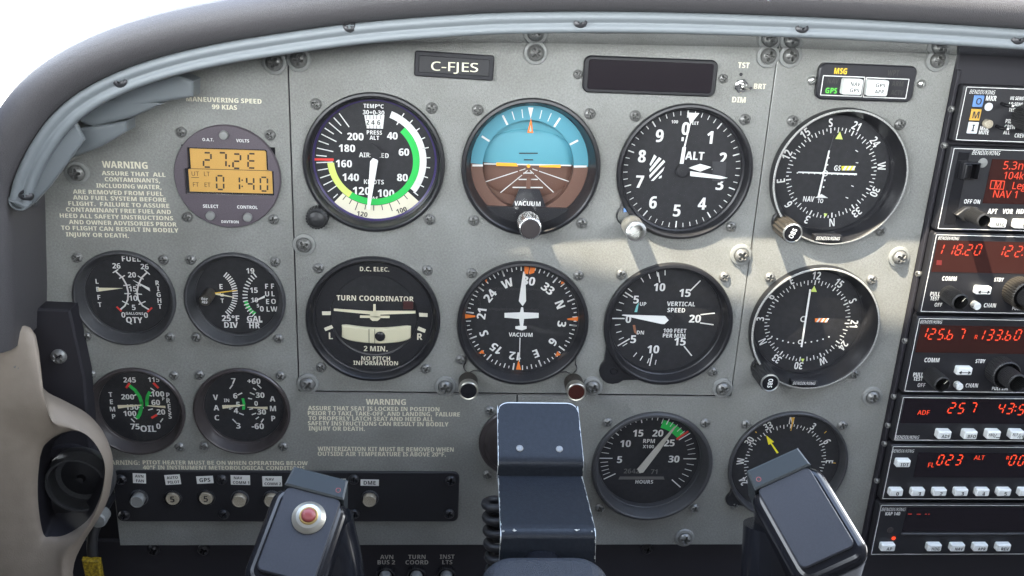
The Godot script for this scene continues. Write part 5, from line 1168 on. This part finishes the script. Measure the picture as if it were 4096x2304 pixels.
func glareshield() -> void:
	var rim := [Vector2(-281.5, -14.0), Vector2(-277, -2.3), Vector2(-268.5, 12.8), Vector2(-255.6, 29.4), Vector2(-239.8, 42.6), Vector2(-218.9, 53.8), Vector2(-194.4, 62.8), Vector2(-166, 70.2), Vector2(-131.8, 77.0), Vector2(-97.4, 82.8), Vector2(-56.9, 87.8), Vector2(-16, 91.4), Vector2(46.2, 94.2), Vector2(120.4, 95.3), Vector2(196.5, 95.0), Vector2(258, 93.9), Vector2(330, 92.2), Vector2(420, 89.0)]
	var path := spline(rim, 5)
	var leg := spline([Vector2(-291, -102), Vector2(-288, -80), Vector2(-285.6, -55), Vector2(-283.6, -34)] + rim, 5)
	var g := thing("glareshield", "dark padded vinyl glareshield roll arching over the panel", "glareshield")
	var t := one()
	sweep(t, leg, [[-0.6, 20.0], [-0.6, 43.0], [0.2, 48.0], [2.6, 52.0], [6.5, 55.5], [11.0, 57.0], [15.5, 56.0], [19.5, 52.0], [21.5, 45.0], [22.0, 36.0], [21.5, 20.0], [20.5, -60.0]])
	part(g, "padding", t, M["vinyl"])
	t = one()
	var li := offset_path(leg, -0.6); var back := []; var front := []
	for q in li:
		back.append(Vector3(q.x, q.y, -2.0)); front.append(Vector3(q.x, q.y, 20.0))
	sheet(t, [back, front])
	part(g, "inner_lining", t, M["vinyl"])
	var e := thing("light_strip", "blue grey plastic light strip screwed under the glareshield edge", "trim")
	t = one()
	sweep(t, path, [[-0.2, 41.0], [-0.2, 46.2], [-1.0, 48.2], [-2.8, 49.0], [-4.4, 48.4], [-5.4, 47.2], [-6.2, 47.0], [-7.0, 47.6], [-8.6, 48.6], [-10.2, 48.0], [-11.0, 46.4], [-11.0, 44.0]])
	part(e, "rim", t, M["acrylic"])
	t = one()
	var contact := spline([Vector2(-286, -32), Vector2(-280, -14), Vector2(-271, 4), Vector2(-258, 20), Vector2(-240, 33), Vector2(-218, 43), Vector2(-192, 51.5), Vector2(-166, 58), Vector2(-136, 63.8), Vector2(-101.4, 67.6), Vector2(-58, 70), Vector2(-13, 71.8), Vector2(54, 73.4), Vector2(132, 74.8), Vector2(212, 75.2), Vector2(276, 75), Vector2(345, 74), Vector2(430, 72)], 5)
	var inner := offset_path(path, -11.0)
	var lr := [[], []]
	for i in inner.size():
		lr[0].append(Vector3(inner[i].x, inner[i].y, 45.6)); lr[1].append(Vector3(contact[i].x, contact[i].y, 0.4))
	sheet(t, lr)
	part(e, "glossy_lip", t, M["lip"])
	t = one()
	var p0: Vector2 = path[0]
	var d0: Vector2 = (path[1] - path[0]).normalized(); var n0 := Vector2(-d0.y, d0.x)
	var tip := PackedVector2Array()
	for k in 13:
		var a := PI * k / 12.0
		tip.append(p0 - n0 * (5.6 - 5.5 * cos(a)) - d0 * 5.5 * sin(a))
	ext(t, tip, 42.0, 48.4, 1.4, Vector3.ZERO, 3)
	part(e, "rim_tip", t, M["acrylic"])
	for s in [[-101.4, 80.4], [17.1, 87.4], [134.9, 89.4], [254.5, 88.4], [-218.2, 48.6], [-272.4, -12.6]]:
		var q := put(e, "screw", screw_mesh, M["screw_black"], Vector3(s[0], s[1], 47.0))
		q.rotation.x = -0.6; q.scale = Vector3(3.6, 3.0, 3.0)
	t = one()
	ext(t, pv([-276.4, -16.2, -269.9, -17.9, -260.7, -8.2, -247.3, 8.7, -240.6, 17.2, -244.1, 26.3, -254.7, 22.0, -264.8, 11.2, -272.8, -2.5]), 41.0, 44.0, 0.8)
	part(e, "end_flange", t, M["milky_blue"])
	for tb in TABS:
		var pts := pv(tb)
		t = one()
		ext(t, pts, 14.0, 30.0, 2.2, Vector3.ZERO, 3)
		part(e, "diffuser_tab", t, M["milky"])

# ---------------------------------------------------------------- side trim and vent
func side_trim() -> void:
	var A := [[-286.9, -174], [-284, -167], [-279, -162], [-275, -159.5], [-272, -158], [-268, -156.5], [-263, -155.3], [-257, -156], [-253, -160], [-249.5, -168], [-248.5, -176], [-250.2, -187], [-254.3, -200], [-261.3, -214], [-268.6, -222], [-279, -228.7], [-287, -229.7], [-291.3, -228], [-292, -210], [-290.3, -191]]
	var B := [[-360, -130], [-350, -98], [-310, -96], [-283, -97], [-281, -120], [-280, -136], [-268, -144.5], [-257, -152], [-249.6, -162], [-246.6, -171], [-246.0, -180], [-247.6, -190], [-251.5, -205], [-259.5, -220], [-270, -237], [-278, -258], [-284, -310], [-350, -310], [-380, -240], [-370, -180]]
	var t := thing("side_trim", "beige moulded plastic side trim around a black air vent", "trim")
	var rows := [[], [], [], [], [], []]
	for i in A.size():
		var a := Vector2(A[i][0], A[i][1]); var b := Vector2(B[i][0], B[i][1]); var c := Vector2(-271, -195)
		var ai := c + (a - c) * 0.8
		rows[0].append(Vector3(ai.x - 3.0, ai.y, 25)); rows[1].append(Vector3(a.x, a.y, 40)); rows[2].append(Vector3(lerpf(a.x, b.x, 0.08), lerpf(a.y, b.y, 0.08), 44))
		rows[3].append(Vector3(lerpf(a.x, b.x, 0.45), lerpf(a.y, b.y, 0.45), 47)); rows[4].append(Vector3(b.x, b.y, 38)); rows[5].append(Vector3(b.x - 6.0, b.y, 26))
	var fine := []
	for r in rows:
		var loop: Array = r + [r[0]]
		fine.append(spline(loop, 4))
	var s := one()
	sheet(s, spline_rows(fine.slice(1), 4), false)
	part(t, "shell", s, M["beige"])
	s = one()
	sheet(s, [fine[0], fine[1]], false)
	part(t, "vent_well", s, M["rack_black"])
	screw(t, -291.5, -115.5, 3.0, "screw_metal", 42.0)
	var v := thing("air_vent", "round black swivel air vent in the beige side trim", "vent", Vector3(-271.5, -198.5, 0))
	s = one()
	lathe(s, [[20.0, 20.0], [20.4, 26.0], [19.4, 30.0], [18.2, 33.0], [17.0, 33.0], [16.4, 31.0], [16.0, 22.0], [0, 20.0]], 56)
	part(v, "nozzle", s, M["bezel_grey"])
	s = one()
	lathe(s, [[15.8, 21.0], [9.0, 22.5], [3.0, 24.0], [2.2, 27.0], [0, 27.6]], 40)
	part(v, "shutter", s, M["bezel_black"])
	solid(v, "duct", circ(19.0, -9.0, 0.0), -4.0, 20.5, "rack_black")
	t = thing("mounting_bracket", "black flat bracket strip held by one screw at panel edge", "bracket")
	solid(t, "strap", pv([-300, -90.0, -270.2, -90.6, -266.4, -133.6, -268.4, -205, -300, -205]), 1.0, 14.0, "rack_black", 1.2)
	screw(t, -279.6, -120.4, 4.6, "screw_metal", 14.0)
	t = thing("side_knob", "small grey round knob below the air vent", "knob", Vector3(-262.7, -226.0, 0))
	s = one()
	lathe(s, [[2.4, -30.0], [2.4, 22.0]], 16)
	part(t, "shaft", s, M["bezel_black"])
	s = one()
	lathe(s, [[5.2, 20.0], [5.2, 28.0], [4.4, 29.4], [0, 30.0]], 28)
	part(t, "cap", s, M["washer_paint"])
	t = thing("tagged_cable", "dark cable with yellow tag hanging at lower left corner", "cable")
	s = one()
	tube(s, spline([Vector3(-268, -232, 8), Vector3(-272, -246, 16), Vector3(-272, -262, 20), Vector3(-270, -300, 22)], 5), 3.4, 12)
	part(t, "cable", s, M["rubber"])
	solid(t, "tag", pv([-277.0, -257.0, -266.0, -257.6, -264.6, -300, -274.0, -300]), 22.0, 26.0, "yellow_tag", 1.0)

func spline_rows(rows: Array, per: int) -> Array:
	var out := []
	for i in rows.size() - 1:
		for k in per:
			var r := []
			for j in rows[i].size():
				var a: Vector3 = rows[maxi(i - 1, 0)][j]; var b: Vector3 = rows[i][j]; var c: Vector3 = rows[i + 1][j]; var d: Vector3 = rows[mini(i + 2, rows.size() - 1)][j]
				r.append(b.cubic_interpolate(c, a, d, float(k) / per))
			out.append(r)
	out.append(rows[-1])
	return out

# ---------------------------------------------------------------- control yoke
func grip(t: Node3D, o: Vector3, u: Vector3, v: Vector3, side: int) -> void:
	var n := u.cross(v).normalized()
	var g := Node3D.new()
	g.name = "grip"
	t.add_child(g, true)
	g.transform = Transform3D(Basis(u, v, n), o * MM)
	var s := one()
	ext(s, rrect(33.0, 46.0, 8.0, 0.6 * side, -3.0, 8), -34.0, -0.6, 5.5, Vector3.ZERO, 6)
	part(g, "shell", s, M["yoke_gloss"])
	s = one()
	ext(s, rrect(24.0, 37.0, 2.6, 0.0, -0.6), -1.6, 1.2, 0.5)
	part(g, "face_plate", s, M["yoke_plate"])
	s = one()
	ext(s, pv([-13.0, 17.6, 13.0, 17.6, 12.0, 26.6, -12.0, 26.6]), -30.0, 2.4, 0.8)
	part(g, "end_cap", s, M["yoke_cap"])
	s = one()
	lathe(s, [[1.1, 2.4], [0.9, 2.5], [0.6, 2.2], [0, 2.1]], 16)
	part(g, "cap_rivet", s, M["red_button"], Vector3(9.4 * -side if side > 0 else 9.4, 21.0, 0))
	if side < 0:
		s = one()
		lathe(s, [[7.0, 1.0], [7.0, 1.8], [5.2, 3.4], [3.9, 3.6]], 40)
		part(g, "button_bezel", s, M["button_metal"], Vector3(1.4, 6.6, 0))
		s = one()
		lathe(s, [[3.9, 3.6], [3.6, 4.2], [3.1, 4.2], [3.0, 2.6]], 32)
		part(g, "button_ring", s, M["brass"], Vector3(1.4, 6.6, 0))
		s = one()
		var prof := [[3.0, 2.4], [3.0, 4.4]]
		for k in range(1, 7): prof.append([3.0 * cos(PI / 2 * k / 6.0), 4.4 + 1.6 * sin(PI / 2 * k / 6.0)])
		lathe(s, prof, 28)
		part(g, "talk_button", s, M["red_button"], Vector3(1.4, 6.6, 0))

func yoke() -> void:
	var t := thing("control_yoke", "dark control yoke with two grips and stepped metal centre bracket", "yoke")
	# bent sheet bracket
	var prof := spline([Vector2(-109.5, 91.0), Vector2(-118.5, 105.5), Vector2(-126.6, 118.6)], 3) + [Vector2(-128.4, 121.0), Vector2(-130.4, 121.8), Vector2(-138.8, 121.6)]
	bracket(t, prof, 22.0, 22.6, true)
	var prof2 := [Vector2(-136.6, 120.0), Vector2(-137.2, 126.0), Vector2(-139.0, 145.0), Vector2(-140.6, 161.0), Vector2(-141.4, 164.6), Vector2(-143.2, 166.4), Vector2(-156.0, 169.0)]
	bracket(t, prof2, 22.2, 23.4, false)
	var ch := one()
	for k in 8:
		var q := PackedVector2Array()
		var sz := 0.25 + 0.9 * pow(rng.randf(), 2.0)
		for j in 7: q.append(Vector2(cos(TAU * j / 7) * sz * (0.5 + rng.randf()), sin(TAU * j / 7) * sz * (0.3 + 0.5 * rng.randf())))
		var x: float = [-19.5, 22.5, 15.5, rng.randf_range(-20, 22)][k % 4] + rng.randf_range(-1.2, 1.2)
		ext(ch, ccw(q), 0.0, 0.1, 0.0, Vector3(x, rng.randf_range(-0.9, 0.9), 0))
	var che := part(t, "paint_chips", ch, M["edge_metal"], Vector3(0, -141.25, 164.75))
	che.rotation_degrees.x = -45.0
	for x in [-9.4, 11.6]:
		var r := one()
		lathe(r, [[1.9, 0.0], [1.5, 0.3], [0, 0.4]], 20)
		var e := part(t, "rivet", r, M["screw_metal"], Vector3(x, -124.3 if x > 0 else -124.0, 115.3))
		e.rotation_degrees.x = -58.0
	var s := one()
	ext(s, rrect(58.0, 54.0, 15.0, 0.0, 0.0, 8), -70.0, 0.0, 11.0, Vector3.ZERO, 7)
	var hub := part(t, "padded_hub", s, M["leather"])
	hub.transform = Transform3D(Basis(Vector3(1, 0, 0), Vector3(0, 0, -1), Vector3(0, 1, 0)), Vector3(-3.8, -134.5, 215.0) * MM)
	s = one()
	tube(s, [Vector3(0, -184, -10), Vector3(0, -176, 60), Vector3(0, -168, 130), Vector3(-2, -160, 190)], 13.0, 28)
	part(t, "shaft", s, M["yoke_gloss"])
	var arms := [[Vector3(-20, -168, 205), Vector3(-60, -176, 210), Vector3(-92, -160, 205), Vector3(-101, -132, 195), Vector3(-104, -118, 192)], [Vector3(14, -185, 205), Vector3(60, -200, 225), Vector3(94, -180, 226), Vector3(97, -150, 216), Vector3(98, -112, 204)]]
	for a in arms:
		s = one()
		tube(s, spline(a, 6), 15.5, 28)
		part(t, "horn", s, M["yoke_gloss"])
	grip(t, Vector3(-108.5, -110.0, 212.1), Vector3(0.97, -0.192, 0.15), Vector3(0.233, 0.551, -0.801), -1)
	grip(t, Vector3(99.2, -93.9, 223.8), Vector3(0.899, 0.431, -0.079), Vector3(-0.314, 0.508, -0.802), 1)
	var b := thing("shaft_boot", "round dark rubber boot where the yoke shaft meets the panel", "boot", Vector3(0, -184, 0))
	s = one()
	lathe(s, [[25.0, -0.2], [25.0, 1.6], [24.0, 2.6], [21.5, 3.0], [19.5, 6.0], [15.0, 7.0], [13.2, 8.0]], 56)
	part(b, "boot_ring", s, M["brown_and_reflection"])
	var c := thing("coiled_cord", "black coiled cord hanging beside the yoke centre bracket", "cord")
	s = one()
	var hp := []
	for k in 121:
		var a := k * TAU / 20.0
		hp.append(Vector3(-18.0 + k * 0.03 + 7.4 * cos(a), -166.0 - k * 0.36, 96.0 + k * 0.1 + 7.4 * sin(a)))
	tube(s, hp, 2.5, 10)
	part(c, "coil", s, M["rubber"])

func bracket(t: Node3D, prof: Array, w0: float, w1: float, rounded: bool) -> void:
	# sheet 1.6 mm thick following a profile in y and z, with worn bright edges
	var s := one(); var e := one()
	var cxm := 1.5
	var fine := []
	for i in prof.size() - 1:
		var cnt := maxi(1, int(prof[i].distance_to(prof[i + 1]) / 1.6))
		for k in cnt: fine.append(prof[i].lerp(prof[i + 1], float(k) / cnt))
	fine.append(prof[-1])
	prof = fine
	var N := []
	for i in prof.size():
		var d: Vector2 = (prof[mini(i + 1, prof.size() - 1)] - prof[maxi(i - 1, 0)]).normalized()
		N.append(Vector2(d.y, -d.x))
	var top := []; var bot := []
	for i in prof.size():
		var w := lerpf(w0, w1, float(i) / (prof.size() - 1))
		var rowt := []; var rowb := []
		for k in 33:
			var q := -1.0 + k / 16.0
			var cut := 0.0
			if rounded and i == 0: cut = 6.0 * (1.0 - sqrt(maxf(0.0, 1.0 - pow(maxf(0.0, (absf(q) - 0.72) / 0.28), 2.0))))
			var dn: Vector2 = (prof[1] - prof[0]).normalized() * cut if i == 0 else Vector2.ZERO
			var p: Vector2 = prof[i] + dn
			rowt.append(Vector3(cxm + q * w, p.x, p.y))
			var pb: Vector2 = p - N[i] * 1.6
			rowb.append(Vector3(cxm + q * w, pb.x, pb.y))
		top.append(rowt); bot.append(rowb)
	sheet(s, top); sheet(s, bot)
	part(t, "bracket_plate", s, M["yoke_paint"])
	for i in prof.size() - 1:
		for k in [0, 32]:
			var n := Vector3(-1 if k == 0 else 1, 0, 0)
			e.flat4(top[i][k], top[i + 1][k], bot[i + 1][k], bot[i][k], n)
			var inw := Vector3(1 if k == 0 else -1, 0, 0) * (0.12 + 0.55 * pow(rng.randf(), 2.5)); var lift := Vector3(0, N[i].x, N[i].y) * 0.06
			e.flat4(top[i][k] + lift, top[i + 1][k] + lift, top[i + 1][k] + inw + lift, top[i][k] + inw + lift, Vector3(0, N[i].x, N[i].y))
	for k in 32:
		e.flat4(top[0][k], top[0][k + 1], bot[0][k + 1], bot[0][k], Vector3(0, 0.5, -0.8))
		if rounded:
			var n := Vector3(0, N[0].x, N[0].y)
			var dn := Vector3(0, prof[1].x - prof[0].x, prof[1].y - prof[0].y).normalized() * 0.6
			e.flat4(top[0][k] + n * 0.06, top[0][k + 1] + n * 0.06, top[0][k + 1] + dn + n * 0.06, top[0][k] + dn + n * 0.06, n)
	part(t, "worn_edge", e, M["edge_metal"])

func roof() -> void:
	var t := thing("cabin_roof", "cabin roof lining ending at the windscreen bow above the panel", "roof", Vector3.ZERO, "", "structure")
	var s := one()
	# outline in x and z, 520 mm above the panel origin
	var p := pv([-700, 178, -549.0, 196.1, -371.4, 213.7, -341.4, 221.6, -311.9, 229.8, -250.8, 236.9, -168.8, 243.1, -79.8, 248.6, 55.3, 253.3, 180, 330, 400, 430, 800, 470, 1150, 450, 1150, 1300, -700, 1300])
	ext(s, p, 0.0, 20.0)
	var o := part(t, "lining", s, M["roof_lining"])
	o.transform = Transform3D(Basis(Vector3(1, 0, 0), Vector3(0, 0, 1), Vector3(0, -1, 0)), Vector3(0, 540, 0) * MM)

func shading_cabin_walls() -> void:
	# unseen door panels, floor and seat backs, added to shade the lower panel
	var t := thing("shading_cabin_wall", "unseen cabin door panels, floor and seat backs added to shade the panel", "wall", Vector3.ZERO, "", "structure")
	for w in [[-352.0, 615.0, 30.0, 820.0], [760.0, 820.0, 30.0, 820.0]]:
		var s := one()
		ext(s, rect(w[3], w[1], w[3] / 2.0 - 20.0, w[1] / 2.0 - 520.0), 0.0, w[2])
		var o := part(t, "door_panel", s, M["upholstery"])
		o.transform = Transform3D(Basis(Vector3(0, 0, 1), Vector3(0, 1, 0), Vector3(-1, 0, 0)), Vector3(w[0], 0, 0) * MM)
	solid(t, "seat_backs", rect(1180.0, 690.0, 170.0, -175.0), 800.0, 830.0, "upholstery")
	solid(t, "floor", rect(1180.0, 30.0, 170.0, -475.0), -200.0, 800.0, "upholstery")

func _ready() -> void:
	rng.seed = 7
	var cam := Camera3D.new()
	cam.name = "camera"
	add_child(cam)
	cam.fov = 33.986; cam.near = 0.01; cam.far = 60.0
	cam.rotation = Vector3(deg_to_rad(-19.573), deg_to_rad(-4.792), deg_to_rad(2.750))
	cam.position = Vector3(-53.92, 120.03, 550.0) * MM
	cam.current = true
	var we := WorldEnvironment.new()
	var env := Environment.new()
	var sky := Sky.new()
	var sm := ProceduralSkyMaterial.new()
	sm.sky_top_color = lin(0.085, 0.12, 0.19)
	sm.sky_horizon_color = lin(0.925, 0.955, 0.95)
	sm.sky_curve = 0.4
	sm.ground_horizon_color = lin(0.85, 0.86, 0.86)
	sm.ground_bottom_color = lin(0.05, 0.047, 0.045)
	sm.ground_curve = 0.09
	sm.energy_multiplier = 4.8
	sky.sky_material = sm
	env.background_mode = Environment.BG_SKY
	env.sky = sky
	env.tonemap_mode = Environment.TONE_MAPPER_LINEAR
	env.tonemap_exposure = 6.1
	env.sdfgi_enabled = true; env.ssao_enabled = true; env.ssil_enabled = true
	we.environment = env
	add_child(we)
	var sun := DirectionalLight3D.new()
	sun.name = "sun"
	add_child(sun)
	sun.light_energy = 0.96; sun.light_angular_distance = 0.53; sun.light_color = Color(1.0, 0.955, 0.86)
	sun.shadow_enabled = true
	sun.look_at_from_position(Vector3.ZERO, Vector3(1.27, -2.55, -1.0), Vector3.UP)
	font_bold = SystemFont.new(); font_bold.font_names = PackedStringArray(["Droid Sans"]); font_bold.font_weight = 700
	font_plain = SystemFont.new(); font_plain.font_names = PackedStringArray(["Droid Sans"])
	materials()
	screw_mesh = make_screw(1.0); slot_mesh = make_screw(1.0, false)
	var w := one()
	lathe(w, [[1.0, 0.0], [1.0, 0.1], [0.94, 0.2], [0.72, 0.25], [0.66, 0.16], [0.3, 0.16]], 40)
	washer_mesh = w.mesh()
	roof()
	shading_cabin_walls()
	panels()
	glareshield()
	side_trim()
	radios()
	airspeed(); attitude(); altimeter()
	nav_head("course_indicator", "upper course dial with crossed bars and GS flag", Vector2(188.1, 0), 190.0, 1)
	turn_coordinator(); heading(); vertical_speed()
	nav_head("course_indicator", "lower course dial with single bar and arc of dots", Vector2(188.1, -98.7), 118.0, 2)
	tachometer(); adf_head()
	small_gauge("fuel_gauge", "small gauge marked FUEL QTY with left and right needles", Vector2(-242.7, -87.7), OPS.fuel, [[[-17.3, 4.4, -17.0, 2.0, -2.6, 4.4], "cream_needle"], [[4.0, 9.8, 13.4, 4.8, 13.6, 2.8], "white_needle"]], "bezel_grey")
	var e := small_gauge("exhaust_temperature_gauge", "small gauge with exhaust temperature and fuel flow scales and yellow pointer", Vector2(-177, -87.4), OPS.egt, [[[-13.4, 1.9, -13.4, 2.6, 0.3, 4.6, 0.3, 4.2], "yellow_needle", -5.0], [[-13.6, 2.4, -13.6, 1.2, -2.0, -0.6, -2.0, -0.3], "cream_needle"], [[16.8, 1.2, 16.6, -0.4, 8.0, -3.8], "white_needle"]], "bezel_grey")
	var kn := one()
	lathe(kn, [[3.6, -6.0], [3.6, 6.0], [3.2, 6.8], [0, 6.9]], 24)
	part(e, "reference_knob", kn, M["knob_brown"], Vector3(-16.6, 1.6, 0))
	text("w", "EGT", 0, 1.1, 1.5, -10.0); text("w", "REF", 0, -1.0, 1.5, -10.0)
	printed(e, 6.9, Vector2(-16.6, 1.6))
	small_gauge("oil_gauge", "small gauge marked OIL with green temperature and pressure arcs", Vector2(-242.4, -164.1), OPS.oil, [[[-13.2, 1.4, -13.0, -0.9, 1.6, 1.4, 1.6, 1.8], "cream_needle"], [[5.4, 1.4, 5.4, 1.0, 16.4, -0.3, 16.4, 1.2], "cream_needle"]], "brown_and_reflection")
	small_gauge("vacuum_gauge", "small gauge with vacuum and AMP scales and green block", Vector2(-176.7, -163.4), OPS.vac, [[[-13.6, 1.4, -13.4, -1.0, 0.4, 1.4, 0.4, 1.8], "cream_needle"], [[2.2, 0.3, 2.2, -0.1, 15.0, -1.2, 15.0, 0.6], "cream_needle"]], "brown_and_reflection")
	clock()
	plates()
	breakers()
	yoke()
